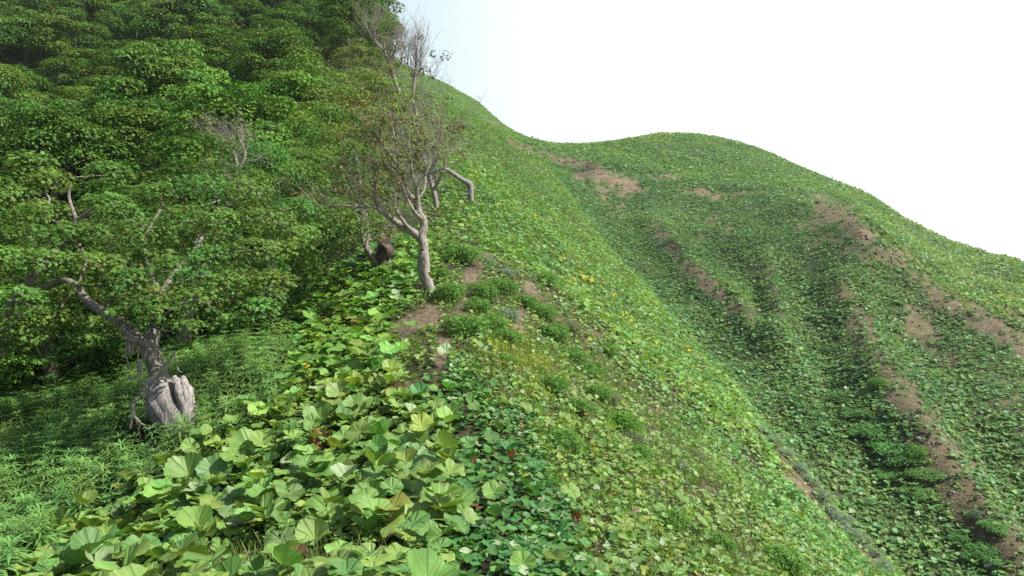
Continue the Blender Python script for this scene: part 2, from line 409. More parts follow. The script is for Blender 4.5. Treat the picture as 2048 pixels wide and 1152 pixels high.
# bare earth: strips and patches in plan, found through where the photo shows them
SOIL = [  # polyline, half width px, strength, Ymin, Ymax
    ([(965, 520), (945, 550), (935, 590), (930, 620)], 14, 1.4, 8, 40),
    ([(860, 632), (830, 645), (805, 662)], 19, 1.5, 8, 40),
    ([(930, 620), (895, 670), (885, 700), (880, 740), (862, 780)], 12, 1.15, 6, 40),
    ([(862, 768), (820, 775), (800, 790)], 13, 1.0, 6, 20),
    ([(1060, 575), (1075, 600)], 12, 1.1, 8, 40), ([(1045, 630), (1038, 655)], 14, 1.1, 8, 40),
    ([(1080, 730), (1150, 790), (1200, 830)], 24, 0.6, 5, 25), ([(1190, 780), (1290, 880), (1400, 1000), (1480, 1090)], 50, 0.42, 4, 25), ([(1330, 800), (1430, 900)], 40, 0.4, 6, 30), ([(1000, 560), (1100, 640), (1200, 740)], 60, 0.42, 6, 25),
    ([(1000, 560), (1010, 600)], 10, 0.4, 8, 40),
    ([(1520, 850), (1560, 900), (1600, 960)], 18, 1.1, 10, 25), ([(1600, 960), (1680, 1040), (1760, 1130)], 20, 1.1, 10, 25),
    ([(1380, 870), (1420, 940), (1400, 990)], 16, 0.65, 5, 25),
    ([(1020, 285), (1060, 300)], 7, 1.0, 50, 200), ([(970, 240), (1010, 252)], 4, 0.9, 60, 200),
    ([(1080, 308), (1130, 322), (1200, 335)], 7, 1.0, 60, 200),
    ([(1160, 350), (1210, 350), (1270, 375)], 13, 1.0, 60, 200), ([(1200, 375), (1240, 385), (1280, 380)], 14, 0.75, 60, 200),
    ([(1210, 395), (1240, 410)], 10, 0.7, 60, 200),
    ([(1300, 350), (1360, 355)], 5, 0.8, 60, 200), ([(1360, 375), (1430, 392)], 9, 0.9, 60, 200), ([(1430, 392), (1530, 385)], 3, 0.8, 60, 200),
    ([(1600, 396), (1660, 405)], 5, 0.8, 50, 200),
    ([(1640, 410), (1680, 425), (1730, 470)], 20, 0.95, 40, 200), ([(1620, 450), (1700, 470), (1760, 500)], 34, 0.68, 40, 200),
    ([(1760, 490), (1830, 545), (1900, 600)], 20, 0.85, 35, 200), ([(1900, 600), (1970, 645), (2060, 700)], 20, 0.95, 30, 200),
    ([(1310, 455), (1350, 505)], 14, 0.7, 35, 200), ([(1370, 530), (1420, 575), (1450, 600)], 13, 0.95, 30, 150), ([(1450, 600), (1500, 640)], 15, 0.7, 30, 150),
    ([(1515, 530), (1545, 580)], 12, 0.7, 30, 150), ([(1545, 580), (1570, 640)], 14, 0.55, 30, 150),
    ([(1690, 590), (1720, 660), (1760, 730)], 22, 0.7, 25, 150), ([(1760, 730), (1810, 800), (1850, 870)], 34, 0.85, 25, 100),
    ([(1850, 870), (1900, 950), (1960, 1040), (2040, 1130)], 46, 0.85, 18, 100),
    ([(1960, 1040), (2000, 1100), (2060, 1150)], 22, 0.7, 15, 100),
    ([(1820, 640), (1900, 720)], 26, 0.6, 25, 100), ([(2000, 770), (2060, 850)], 26, 0.6, 25, 100), ([(1430, 440), (1460, 460)], 18, 0.6, 50, 200),
    ([(2010, 620), (2060, 650)], 8, 0.6, 40, 200),
    ([(430, 1135), (640, 1125), (790, 1150)], 26, 1.0, 2, 7), ([(690, 960), (740, 930)], 12, 0.4, 2, 9), ([(600, 1110), (690, 1105)], 16, 0.9, 2, 6),
]
def anoise(X, Y, Z, f, off, o=4):
    """noise over the ground whose grain grows with distance, as slides and patches do on the larger slopes"""
    return fbm(X / Y * f + off, np.log(Y) * f * 0.45 - off, Z / Y * f, o)
def soil(X, Y, Z=None):
    X = np.asarray(X, float); Y = np.asarray(Y, float)
    if Z is None: Z = H(X, Y)
    px, py = proj(X, Y, Z)
    nz = anoise(X, Y, Z, 42, 3.3); nz2 = anoise(X, Y, Z, 150, 7.7)
    m = np.zeros(np.shape(X))
    for line, w, st, y0, y1 in SOIL:
        d = seg_dist(px, py, line) / w
        v = st * np.clip(1.75 - d, 0, 1.15) + 0.7 * nz + 1.15 * nz2 - 0.06
        m = np.maximum(m, np.where((Y > y0) & (Y < y1) & (d < 2.8), v, 0))
    return np.clip((m - 0.42) * 1.35, 0, 1)

# ------------------------------------------------------------------ ground sheet
def smooth01(x, a, b):
    t = np.clip((x - a) / (b - a), 0, 1); return t * t * (3 - 2 * t)

def build_ground():
    sl = soil(GX, GY, GZ)
    nz = fbm(GX / 3.0, GY / 3.0)
    mid = smooth01(GY, 18, 30)[..., None]; far = smooth01(GY, 60, 120)[..., None]
    base = (np.array([0.072, 0.072, 0.034]) * (1 - mid) + np.array([0.10, 0.13, 0.05]) * mid) * (1 - far) + np.array([0.085, 0.17, 0.045]) * far
    base = base * (1 + 0.3 * nz[..., None])
    so = np.array([0.235, 0.18, 0.118]) * (1 + 0.22 * fbm(GX * 14 / GY, GY * 0 + gl * 16)[..., None])
    C = base * (1 - sl[..., None]) + so * sl[..., None]
    V = np.stack([GX, GY, GZ], -1)
    # outer skirt: the land goes on beside, beyond and behind
    def ext_cols(V, C, s, drop):
        e = V[0 if s < 0 else -1].copy(); e[:, 0] = e[:, 1] * s; e[:, 2] = e[:, 2] - drop * e[:, 1]
        cc = C[0 if s < 0 else -1]
        return (np.concatenate([e[None], V]), np.concatenate([cc[None], C])) if s < 0 else (np.concatenate([V, e[None]]), np.concatenate([C, cc[None]]))
    for s, d in ((-2.2, 0.0), (2.2, 0.5), (-4, 0.3), (4, 1.2)):
        V, C = ext_cols(V, C, s, d)
    S_ = V[:, -1, 0] / V[:, -1, 1]
    for Y, z in ((330, -60), (450, -110), (700, -130)):
        r = np.stack([S_ * Y, np.full(len(S_), Y), np.full(len(S_), float(z))], -1)[:, None]
        V = np.concatenate([V, r], 1); C = np.concatenate([C, C[:, -1:]], 1)
    r0 = V[:, 0].copy()
    for Y, m in ((0.6, 1.3), (-1, 2.0), (-6, 5.0), (-40, 20.0), (-120, 60.0)):
        r = r0.copy(); r[:, 1] = Y; r[:, 0] = r0[:, 0] * m; r[:, 2] = np.minimum(r0[:, 2] - 0.1 - 0.02 * abs(Y), -1.4)
        V = np.concatenate([r[:, None], V], 1); C = np.concatenate([C[:, :1], C], 1)
    a, b = V.shape[:2]
    i, j = np.meshgrid(np.arange(a - 1), np.arange(b - 1), indexing='ij')
    Fq = np.stack([i * b + j, (i + 1) * b + j, (i + 1) * b + j + 1, i * b + j + 1], -1).reshape(-1, 4)
    me = mesh_from('hillside', V.reshape(-1, 3), [Fq], M['ground'], C.reshape(-1, 3))
    tag(obj('hillside_ground', me), kind='structure')
build_ground()

# ------------------------------------------------------------------ leaf templates
def T_round(na=24, nr=4, cup=0.16, ruf=0.07, sinus=0.42, teeth=0.04, seed=0, fold=0.0):
    """a round kidney-shaped leaf seen from above, the stalk joins at the origin, radius about 0.5"""
    r_ = np.random.default_rng(seed)
    gap = 0.22
    t = np.linspace(-math.pi + gap, math.pi - gap, na)
    ph = r_.uniform(0, 6.28, 4)
    out = 0.5 * (1 - sinus * np.exp(-((math.pi - np.abs(t)) / 0.42) ** 2) + 0.035 * np.sin(3 * t + ph[0]) + 0.02 * np.sin(7 * t + ph[1]))
    out = out * (1 + teeth * np.where(np.arange(na) % 2 == 0, 1, -1))
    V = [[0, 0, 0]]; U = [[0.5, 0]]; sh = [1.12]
    for k in range(1, nr + 1):
        f = k / nr
        for a, R_ in zip(t, out):
            r = R_ * f
            z = cup * r * (0.6 + f) + ruf * f * f * (np.sin(4 * a + ph[2]) * 0.7 + np.sin(7 * a + ph[3]) * 0.3) - 0.30 * max(0, f - 0.6) * r * (1 + 0.8 * math.sin(2 * a + ph[0]))
            z += fold * abs(math.sin(a)) * r
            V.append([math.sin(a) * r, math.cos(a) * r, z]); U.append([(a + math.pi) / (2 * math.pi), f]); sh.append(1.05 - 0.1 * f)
    Fs = []
    for j in range(na - 1):
        Fs.append([0, 1 + j + 1, 1 + j])
        for k in range(nr - 1):
            a, b = 1 + k * na + j, 1 + (k + 1) * na + j
            Fs += [[a, a + 1, b + 1], [a, b + 1, b]]
    return np.array(V, float), np.array(Fs), np.array(U, float), np.array(sh)

def T_fan(n=8, cup=0.2, seed=0):
    r_ = np.random.default_rng(seed)
    t = np.linspace(-math.pi + 0.25, math.pi - 0.25, n); R_ = 0.5 * (1 + 0.08 * r_.uniform(-1, 1, n)); R_[0] *= .75; R_[-1] *= .75
    V = np.vstack([[0, 0, 0], np.stack([np.sin(t) * R_, np.cos(t) * R_, cup * R_ * (1 + 0.9 * r_.uniform(-1, 1, n))], 1)])
    Fs = np.array([[0, j + 2, j + 1] for j in range(n - 1)])
    U = np.vstack([[0.5, 0], np.stack([(t + math.pi) / 6.283, np.ones(n)], 1)])
    return V, Fs, U, np.r_[1.1, np.full(n, 0.97)]

def T_blade(n=3, w=0.12, droop=0.35):
    """one narrow leaf along +y, arching"""
    V = []; 
    for k in range(n + 1):
        f = k / n; ww = w * (math.sin(math.pi * min(1, 0.15 + 0.85 * f)) if k < n else 0)
        z = 0.25 * f - droop * f * f
        if k < n: V += [[-ww / 2, f, z], [ww / 2, f, z]]
        else: V.append([0, f, z])
    Fs = []
    for k in range(n - 1): a = 2 * k; Fs += [[a, a + 1, a + 3], [a, a + 3, a + 2]]
    a = 2 * (n - 1); Fs.append([a, a + 1, a + 2])
    V = np.array(V, float)
    return V, np.array(Fs), np.zeros((len(V), 2)), np.linspace(0.85, 1.15, len(V))

def T_maple():
    """five-lobed leaf, about 1 across"""
    pts = []
    for a, r in ((-150, .22), (-118, .46), (-95, .26), (-62, .52), (-32, .27), (0, .58), (32, .27), (62, .52), (95, .26), (118, .46), (150, .22)):
        pts.append([math.sin(R(a)) * r, math.cos(R(a)) * r, -0.12 * r * (1 if r > .4 else -0.5)])
    V = np.array([[0, 0, 0.03]] + pts); n = len(pts)
    Fs = np.array([[0, j + 2, j + 1] for j in range(n - 1)])
    return V, Fs, np.zeros((len(V), 2)), np.r_[0.95, np.full(n, 1.03)]

def T_quad():
    V = np.array([[0, -0.5, 0], [0.34, 0.02, 0.10], [0, 0.5, -0.04], [-0.34, 0.02, 0.10]])
    return V, np.array([[0, 1, 2], [0, 2, 3]]), np.zeros((4, 2)), np.array([0.9, 1.0, 1.08, 1.0])

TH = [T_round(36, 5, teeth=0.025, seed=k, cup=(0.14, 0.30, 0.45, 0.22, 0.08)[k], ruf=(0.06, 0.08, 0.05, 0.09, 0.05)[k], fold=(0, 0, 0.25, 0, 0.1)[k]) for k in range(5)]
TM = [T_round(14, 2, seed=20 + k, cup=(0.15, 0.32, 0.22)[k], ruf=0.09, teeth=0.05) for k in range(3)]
TL = [T_fan(9, (0.15, 0.3, 0.42)[k], seed=40 + k) for k in range(3)]
TS = [T_fan(8, 0.3, seed=50), T_fan(8, 0.15, seed=51)]
TQ = T_quad(); TMP = T_maple()

# ------------------------------------------------------------------ zones of the plant cover
HERB = [(-900, 1400), (-900, 700), (100, 690), (380, 640), (560, 700), (600, 770), (520, 850), (430, 905), (330, 965), (240, 1010), (130, 1095), (60, 1150), (-40, 1400)]
IVY = [(800, 770), (880, 700), (930, 740), (1060, 860), (1130, 990), (1190, 1160), (1200, 1400), (900, 1400), (900, 1080), (910, 900), (860, 830)]
SCRUB = [(790, 660), (850, 585), (900, 480), (990, 470), (1120, 590), (1330, 800), (1480, 950), (1700, 1200), (1250, 1250), (1180, 1120), (1110, 940), (1040, 840), (930, 730), (880, 700), (820, 780), (770, 770)]
FORE = [(-100, 1500), (60, 1150), (240, 1010), (430, 905), (600, 780), (760, 770), (860, 830), (900, 900), (905, 1100), (1000, 1500)]
FOREST = [(-1200, 780), (0, 760), (380, 700), (520, 640), (640, 560), (740, 535), (800, 500), (845, 420), (850, 300), (830, 230), (800, 180), (790, 100), (700, -200), (-1500, -300)]

Z_FORE, Z_HERB, Z_IVY, Z_SCRUB, Z_BANK, Z_SLOPE, Z_UPPER, Z_FAR, Z_FARTOP, Z_WOOD, Z_FARRIB = range(11)
TOPL = [(1000, 262), (1030, 285), (1120, 322), (1200, 345), (1300, 352), (1400, 385), (1550, 395), (1680, 405), (1780, 510), (1900, 612), (2060, 690), (2500, 960), (4000, 960)]
def zones(px, py, Y):
    X = (px - 1024) / F * Y; Z = (480 - py) / F * Y; w_ = 26 * np.clip(Y / 9, 0.6, 1.3)
    rz = np.random.default_rng(int(len(X)) % 9973)
    px = px + rz.normal(0, 14, px.shape); py = py + rz.normal(0, 10, px.shape)
    px = px + w_ * 1.5 * anoise(X, Y, Z, 14, 21.0, 3) ; py = py + w_ * anoise(X, Y, Z, 14, 31.0, 3)
    z = np.full(px.shape, Z_SLOPE)
    z[(px < 900) & (Y < 40)] = Z_BANK
    up = (Y > 16) & (px > 820); z[up] = Z_UPPER
    z[(Y > 95) & (px > 700)] = Z_UPPER
    z[inpoly(px, py, SCRUB) & (Y < 20)] = Z_SCRUB
    z[inpoly(px, py, FORE) & (Y < 9.5)] = Z_FORE
    z[inpoly(px, py, IVY) & (Y < 9)] = Z_IVY
    z[inpoly(px, py, HERB) & (Y < 14.5)] = Z_HERB
    w = inpoly(px, py, FOREST) & (Y > 11.5)
    z[w] = Z_WOOD
    f = farside(px, py, Y)
    z[f] = Z_FAR
    tl = np.interp(px, [a for a, _ in TOPL], [b for _, b in TOPL])
    z[f & (py < tl)] = Z_FARTOP
    return z

# base colour of the leaves themselves in each zone, size, tilt
ZC = {Z_FORE: (0.185, 0.335, 0.075), Z_HERB: (0.10, 0.22, 0.05), Z_IVY: (0.085, 0.225, 0.055), Z_SCRUB: (0.17, 0.30, 0.07),
      Z_BANK: (0.16, 0.32, 0.06), Z_SLOPE: (0.155, 0.335, 0.09), Z_UPPER: (0.165, 0.32, 0.07), Z_FAR: (0.125, 0.265, 0.075),
      Z_FARTOP: (0.155, 0.305, 0.08), Z_WOOD: (0.07, 0.17, 0.045)}
ZS = {Z_FORE: 0.145, Z_HERB: 0.15, Z_IVY: 0.12, Z_SCRUB: 0.10, Z_BANK: 0.17, Z_SLOPE: 0.10, Z_UPPER: 0.125, Z_FAR: 0.19, Z_FARTOP: 0.22, Z_WOOD: 0.25}
ZT = {Z_FORE: 0.38, Z_HERB: 0.4, Z_IVY: 0.5, Z_SCRUB: 0.6, Z_BANK: 0.34, Z_SLOPE: 0.55, Z_UPPER: 0.45, Z_FAR: 0.34, Z_FARTOP: 0.45, Z_WOOD: 0.4}
YEL = [(1170, 568), (1185, 572), (1228, 600), (1250, 640), (1280, 655), (1140, 525), (1120, 520), (1330, 700), (1376, 710)]

def sample(Y0, Y1, dens, px0=-170, px1=2230, seed=0):
    """points spread evenly over the slope surface between two distances; dens = points per square metre"""
    r_ = np.random.default_rng(seed)
    s0, s1 = (px0 - 1024) / F, (px1 - 1024) / F
    L0, L1 = math.log(Y0), math.log(Y1)
    plan = (s1 - s0) * (Y1 ** 2 - Y0 ** 2) / 2
    n = int(plan * dens * 2.2)
    Y = np.sqrt(r_.uniform(Y0 ** 2, Y1 ** 2, n)); s = r_.uniform(s0, s1, n); X = s * Y
    nz = Hn(X, Y); Z = H(X, Y)
    vis = grid_at(VIS.astype(float), X, Y) > 0.02
    px, py = proj(X, Y, Z)
    keep = (r_.uniform(0, 1, n) < np.clip(1 / nz[:, 2], 1, 2.2) / 2.2) & vis & (py < 1270) & (py > -60)
    return X[keep], Y[keep], Z[keep], nz[keep], px[keep], py[keep]

def jitter_col(base, r_, n, br=0.16, hue=0.10):
    b = np.exp(r_.normal(0, br, n))[:, None]; h = r_.normal(0, hue, n)[:, None]
    return np.clip(np.asarray(base) * b * (1 + h * np.array([[1.3, 0.0, -0.5]])), 0.004, 0.9)

def odd_leaves(C, r_, p_yel=0.02, p_brown=0.012, p_pale=0.03):
    n = len(C); u = r_.uniform(0, 1, n)[:, None]
    C = np.where(u < p_yel, np.array([[0.36, 0.38, 0.07]]) * r_.uniform(0.7, 1.1, (n, 1)), C)
    C = np.where((u > p_yel) & (u < p_yel + p_brown), np.array([[0.22, 0.12, 0.06]]) * r_.uniform(0.5, 1.2, (n, 1)), C)
    C = np.where(u > 1 - p_pale, np.array([[0.34, 0.46, 0.24]]), C)
    return C

def leaf_cover(name, Y0, Y1, dens, temps, mat, seed, zsel, size_mul=1.0, label=None, lift=1.0, small=None, soilcut=1.0, odd=(0.006, 0.006, 0.02), dmul=None, px0=-170, px1=2230):
    small = name.startswith('small')
    X, Y, Z, nz, px, py = sample(Y0, Y1, dens, px0, px1, seed)
    r_ = np.random.default_rng(seed + 500)
    z = zones(px, py, Y)
    pr = np.zeros(len(X))
    for k, v in zsel.items(): pr[z == k] = v
    patch = 1.3 * anoise(X, Y, Z, 26, 1.5 if not small else 5.5, 4)
    pr = pr * np.clip(1.0 + (1.5 if small else 1.1) * patch, 0.08, 1) * (1 - soilcut * np.clip(soil(X, Y, Z) * 1.3, 0, 1))
    pr = pr * np.where((seg_dist(px, py, [(440, 1135), (560, 1120), (640, 1128), (790, 1150)]) < 30) & (Y < 6), 0.06, 1)
    keep = r_.uniform(0, 1, len(X)) < pr
    X, Y, Z, nz, px, py, z, patch = (a[keep] for a in (X, Y, Z, nz, px, py, z, patch))
    n = len(X)
    if n == 0: return
    base = np.array([ZC.get(k, (0, 0, 0)) for k in range(11)])[z]; size = np.array([ZS.get(k, 0.1) for k in range(11)])[z]; tilt = np.array([ZT.get(k, 0.4) for k in range(11)])[z]
    big = fbm(X / 9 + 4, Y / 9, 2.2, 3)[:, None]
    base = base * (1 + 0.28 * big * np.array([[1.5, 1.0, 0.4]])) * (1 + 0.5 * np.clip(1.4 * anoise(X, Y, Z, 60, 8.8, 3), -.6, .6)[:, None] * np.array([[0.8, 0.35, 0.1]]))
    # the right end of the far hill is drier and yellower
    dry = smooth01(px, 1500, 2000)[:, None] * (z == Z_FARTOP)[:, None]
    base = base * (1 + dry * np.array([[0.3, 0.12, 0.1]]))
    C = jitter_col(base, r_, n)
    C = odd_leaves(C, r_, *odd)
    sz = size * size_mul * np.clip(r_.lognormal(-0.05, 0.36, n), 0.35, 1.9 if not name.startswith('butterbur') or Y0 > 3 else 1.6)
    if small: sz = np.minimum(sz, 0.11 * size_mul)
    up = np.array([[0.0, 0.0, 1.0]])
    nn = norm(nz * 0.45 + up * 0.75 + r_.normal(0, 1, (n, 3)) * tilt[:, None] * 0.8)
    h = lift * sz * r_.uniform(0.15, 1.0, n)
    pos = np.stack([X, Y, Z + 0.01 + h], 1)
    mb = MB(); ti = r_.integers(0, len(temps), n)
    for i, T in enumerate(temps):
        q_ = ti == i
        if q_.any():
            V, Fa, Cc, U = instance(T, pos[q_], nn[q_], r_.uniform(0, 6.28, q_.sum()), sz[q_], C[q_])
            mb.add(V, Fa, Cc, U)
    o = obj(name, mb.mesh(name, mat)); tag(o, label, 'ground cover', kind='stuff')
    print(name, n, 'leaves', len(o.data.polygons), 'faces')
    return o

if True:
    # broad leaves
    leaf_cover('butterbur_cover', 2.9, 9.5, 120, TH, M['butterbur'], 1, {Z_FORE: 1.0, Z_SLOPE: 0.2, Z_SCRUB: 0.07, Z_BANK: 0.9, Z_IVY: 0.12}, 1.0,
               'broad round butterbur leaves carpeting the ridge in front', 1.3)
    leaf_cover('butterbur_cover', 9.5, 20, 110, TM, M['cover'], 2, {Z_FORE: 1, Z_BANK: 1, Z_SCRUB: 0.10, Z_UPPER: 1, Z_SLOPE: 0.4, Z_WOOD: 0.35}, 0.85,
               'butterbur leaves covering the bank around the half-bare tree', 1.2)
    leaf_cover('butterbur_cover', 20, 48, 78, TL, M['cover'], 3, {Z_BANK: 1, Z_UPPER: 1, Z_SLOPE: 0.8, Z_FAR: 0.85, Z_FARTOP: 0.8}, 0.85,
               'leafy carpet across the middle of the slope and the lower hollow', 1.1, odd=(0.004, 0.002, 0.012))
    leaf_cover('butterbur_cover', 48, 90, 48, TL, M['cover'], 4, {Z_UPPER: 1, Z_SLOPE: 1, Z_FAR: 1, Z_FARTOP: 1}, 0.9,
               'leafy carpet of the far gully side', 1.1, odd=(0.003, 0.0, 0.008))
    leaf_cover('butterbur_cover', 90, 185, 19, TS, M['cover'], 5, {Z_UPPER: 1, Z_SLOPE: 1, Z_FAR: 1, Z_FARTOP: 1}, 1.15,
               'distant leafy carpet up to the skyline of the hill', 1.0, odd=(0.0, 0.0, 0.01))
    # small leaves between and under them
    leaf_cover('small_leaf_cover', 2.2, 9.5, 760, TS, M['cover'], 6, {Z_FORE: 0.45, Z_IVY: 1.0, Z_SCRUB: 0.55, Z_SLOPE: 0.9, Z_BANK: 0.5}, 0.6,
               'small trailing leaves knitted over the near slope', 1.6, odd=(0.015, 0.014, 0.07), soilcut=0.92, px0=-100, px1=1900)
    leaf_cover('small_leaf_cover', 9.5, 26, 230, TS, M['cover'], 7, {Z_SCRUB: 0.6, Z_SLOPE: 1, Z_UPPER: 0.7, Z_BANK: 0.4}, 0.7,
               'small mixed leaves covering the steep flank right of the path', 1.4, odd=(0.015, 0.01, 0.06), soilcut=0.92, px0=500, px1=2100)
    leaf_cover('small_leaf_cover', 2.2, 14, 900, [TQ], M['cover'], 8, {Z_FORE: 0.3, Z_IVY: 0.25, Z_SCRUB: 1.0, Z_SLOPE: 1.0, Z_BANK: 0.3}, 0.32,
               'tiny weeds and clover filling gaps on the near slope', 1.2, odd=(0.03, 0.06, 0.06), soilcut=0.93, px0=200, px1=1950)
    leaf_cover('small_leaf_cover', 20, 90, 70, [TQ], M['cover'], 9, {Z_FAR: 0.8, Z_UPPER: 1, Z_FARTOP: 1, Z_SLOPE: 1}, 0.75,
               'low weeds among the butterbur of the far slopes', 0.8, odd=(0.02, 0.08, 0.02), soilcut=0.25)

# ------------------------------------------------------------------ mugwort-like herbs: stems with whorls of narrow leaves
def herb_template(seed, hgt=0.42, whorls=5, per=8, ln=0.17, w=0.15):
    r_ = np.random.default_rng(seed); B = T_blade(3, w, 0.6); mb = []
    pos = []; nr = []; sp = []; s_ = []; cc = []
    for k in range(whorls):
        f = k / (whorls - 1); z = hgt * (0.35 + 0.65 * f)
        for j in range(per):
            a = 6.28 * j / per + k * 0.7 + r_.uniform(-.25, .25)
            tilt = 0.02 + 0.5 * f ** 3
            nrm = np.array([-math.sin(a) * -math.sin(tilt), -math.cos(a) * math.sin(tilt), math.cos(tilt)])
            nrm = np.array([-math.cos(a) * math.sin(tilt), -math.sin(a) * math.sin(tilt), math.cos(tilt)])
            pos.append([0.01 * math.cos(a), 0.01 * math.sin(a), z]); nr.append(nrm); sp.append(a)
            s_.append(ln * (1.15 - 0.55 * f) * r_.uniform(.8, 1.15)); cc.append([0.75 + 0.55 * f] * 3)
    # explicit frames: blade runs outward
    Vs = []; Fs = []; Cs = []; nV = len(B[0])
    for i in range(len(pos)):
        a = sp[i]; out = np.array([math.cos(a), math.sin(a), 0]); n_ = nr[i]; y = norm(out - n_ * np.dot(out, n_)); x = np.cross(y, n_)
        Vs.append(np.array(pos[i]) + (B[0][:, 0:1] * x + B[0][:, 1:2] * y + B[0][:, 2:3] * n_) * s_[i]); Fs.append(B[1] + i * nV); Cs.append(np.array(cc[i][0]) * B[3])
    V, F_, U = np.concatenate(Vs), np.concatenate(Fs), None
    C = np.concatenate(Cs)
    return V, F_, np.zeros((len(V), 2)), C

def herbs():
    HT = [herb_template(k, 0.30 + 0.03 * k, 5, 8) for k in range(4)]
    X, Y, Z, nz, px, py = sample(3.0, 14, 34, -250, 760, 77)
    r_ = np.random.default_rng(5)
    z = zones(px, py, Y)
    near_edge = inpoly(px, py + 40, HERB) & (Y < 13)
    pr = np.where(z == Z_HERB, 1.0, np.where(near_edge, 0.35, 0.0)) + np.where((z == Z_FORE) & (px < 620) & (py < 950), 0.10, 0)
    keep = r_.uniform(0, 1, len(X)) < pr
    X, Y, Z, nz = X[keep], Y[keep], Z[keep], nz[keep]; n = len(X)
    far_ = np.hypot(X + 4.15, Y - 8.7) > 0.42; X, Y, Z, nz = X[far_], Y[far_], Z[far_], nz[far_]; n = len(X)
    C = jitter_col((0.15, 0.285, 0.075), r_, n, 0.18, 0.08)
    mb = MB(); ti = r_.integers(0, 4, n)
    for i, T in enumerate(HT):
        q_ = ti == i
        nn = norm(np.array([[0, 0, 1.0]]) + nz[q_] * 0.25 + r_.normal(0, 0.13, (q_.sum(), 3)))
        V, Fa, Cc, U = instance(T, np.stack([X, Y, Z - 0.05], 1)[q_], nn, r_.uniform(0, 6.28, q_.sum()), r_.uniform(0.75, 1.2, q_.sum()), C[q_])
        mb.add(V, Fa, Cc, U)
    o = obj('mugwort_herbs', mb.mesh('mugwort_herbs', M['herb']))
    tag(o, 'feathery narrow-leaved herbs filling the shaded hollow round the stump', 'herbs', kind='stuff')
    print('herbs', n, len(o.data.polygons))
herbs()

# loose stones and crumbs of earth on the bare strips
def gravel():
    r_ = np.random.default_rng(18); mb = MB()
    V0 = np.array([[1, 0, 0], [-.9, .1, 0], [0, 1, .1], [.1, -1, 0], [0, .1, .8], [0, 0, -.8]]); F0 = np.array([[0, 2, 4], [2, 1, 4], [1, 3, 4], [3, 0, 4], [2, 0, 5], [1, 2, 5], [3, 1, 5], [0, 3, 5]])
    for Y0, Y1, dens, s in ((3, 22, 130, .011), (22, 62, 14, .045), (62, 135, 3.0, .10)):
        X, Y, Z, nz, px, py = sample(Y0, Y1, dens, -100, 2200, 18)
        sl = soil(X, Y, Z); keep = r_.uniform(0, 1, len(X)) < sl ** 1.5
        X, Y, Z = X[keep], Y[keep], Z[keep]; n = len(X)
        if not n: continue
        C = np.array([0.27, 0.21, 0.16]) * np.exp(r_.normal(0, .35, n))[:, None]
        V, Fa, Cc, U = instance((V0, F0, np.zeros((6, 2)), np.ones(6)), np.stack([X, Y, Z], 1), r_.normal(0, 1, (n, 3)), r_.uniform(0, 6, n), s * r_.lognormal(0, .5, n), np.clip(C, .02, .6), r_.uniform(.6, 1.3, (n, 3)))
        mb.add(V, Fa, Cc, U)
    o = obj('gravel', mb.mesh('gravel', M['ground'])); o.data.polygons.foreach_set('use_smooth', np.zeros(len(o.data.polygons), bool))
    tag(o, 'loose stones and crumbs of earth on the bare strips', 'gravel', kind='stuff'); print('gravel', len(o.data.polygons) // 8)
gravel()

# grass blades
def grass():
    r_ = np.random.default_rng(8)
    B = T_blade(3, 0.035, 0.5)
    X, Y, Z, nz, px, py = sample(2.3, 15, 560, 250, 1900, 91)
    z = zones(px, py, Y)
    k = 1.3 * anoise(X, Y, Z, 16, 5.1, 3)
    pr = np.select([z == Z_SCRUB, z == Z_SLOPE, z == Z_FORE], [0.40 + 1.1 * k, 0.28 + 1.0 * k, 0.02 + 0.25 * k], 0.0)
    low = seg_dist(px, py, [(420, 1130), (560, 1120), (700, 1150), (800, 1170)]) < 42
    pr = np.where(low & (Y < 6), 1.0, pr)
    yel = seg_dist(px, py, [(1020, 700), (1080, 770)]) < 38
    pr = np.where(yel, 1.0, pr) * (1 - 0.8 * soil(X, Y, Z) * (~low))
    keep = r_.uniform(0, 1, len(X)) < pr
    X, Y, Z, nz, yel = X[keep], Y[keep], Z[keep], nz[keep], yel[keep]; n = len(X)
    C = jitter_col((0.16, 0.29, 0.065), r_, n, 0.2, 0.15)
    C = np.where(yel[:, None], C * np.array([[1.9, 1.25, 0.6]]), C)
    C = np.where(r_.uniform(0, 1, (n, 1)) < 0.08, np.array([[0.33, 0.26, 0.13]]), C)
    nn = norm(r_.normal(0, 1, (n, 3)) * np.array([[1, 1, 0.25]]))     # blade plane faces sideways so that +y of the frame points up
    # build blades standing: frame with y = mostly up
    yv = norm(np.array([[0, 0, 1.0]]) + nz * 0.3 + r_.normal(0, 0.38, (n, 3))); nn = norm(nn - yv * (nn * yv).sum(1, keepdims=True)); xv = np.cross(yv, nn)
    sc_ = r_.uniform(0.08, 0.2, n)[:, None, None]
    V = (B[0][None, :, 0:1] * xv[:, None] + B[0][None, :, 1:2] * yv[:, None] + B[0][None, :, 2:3] * nn[:, None]) * sc_ + np.stack([X, Y, Z], 1)[:, None]
    Fa = (B[1][None] + (np.arange(n) * len(B[0]))[:, None, None]).reshape(-1, 3)
    Cc = (C[:, None] * B[3][None, :, None]).reshape(-1, 3)
    o = obj('grass', mesh_from('grass', V.reshape(-1, 3), [Fa], M['grass'], Cc)); tag(o, 'thin grass tufts between the leaves along the ridge', 'grass', kind='stuff')
    print('grass', n)
grass()

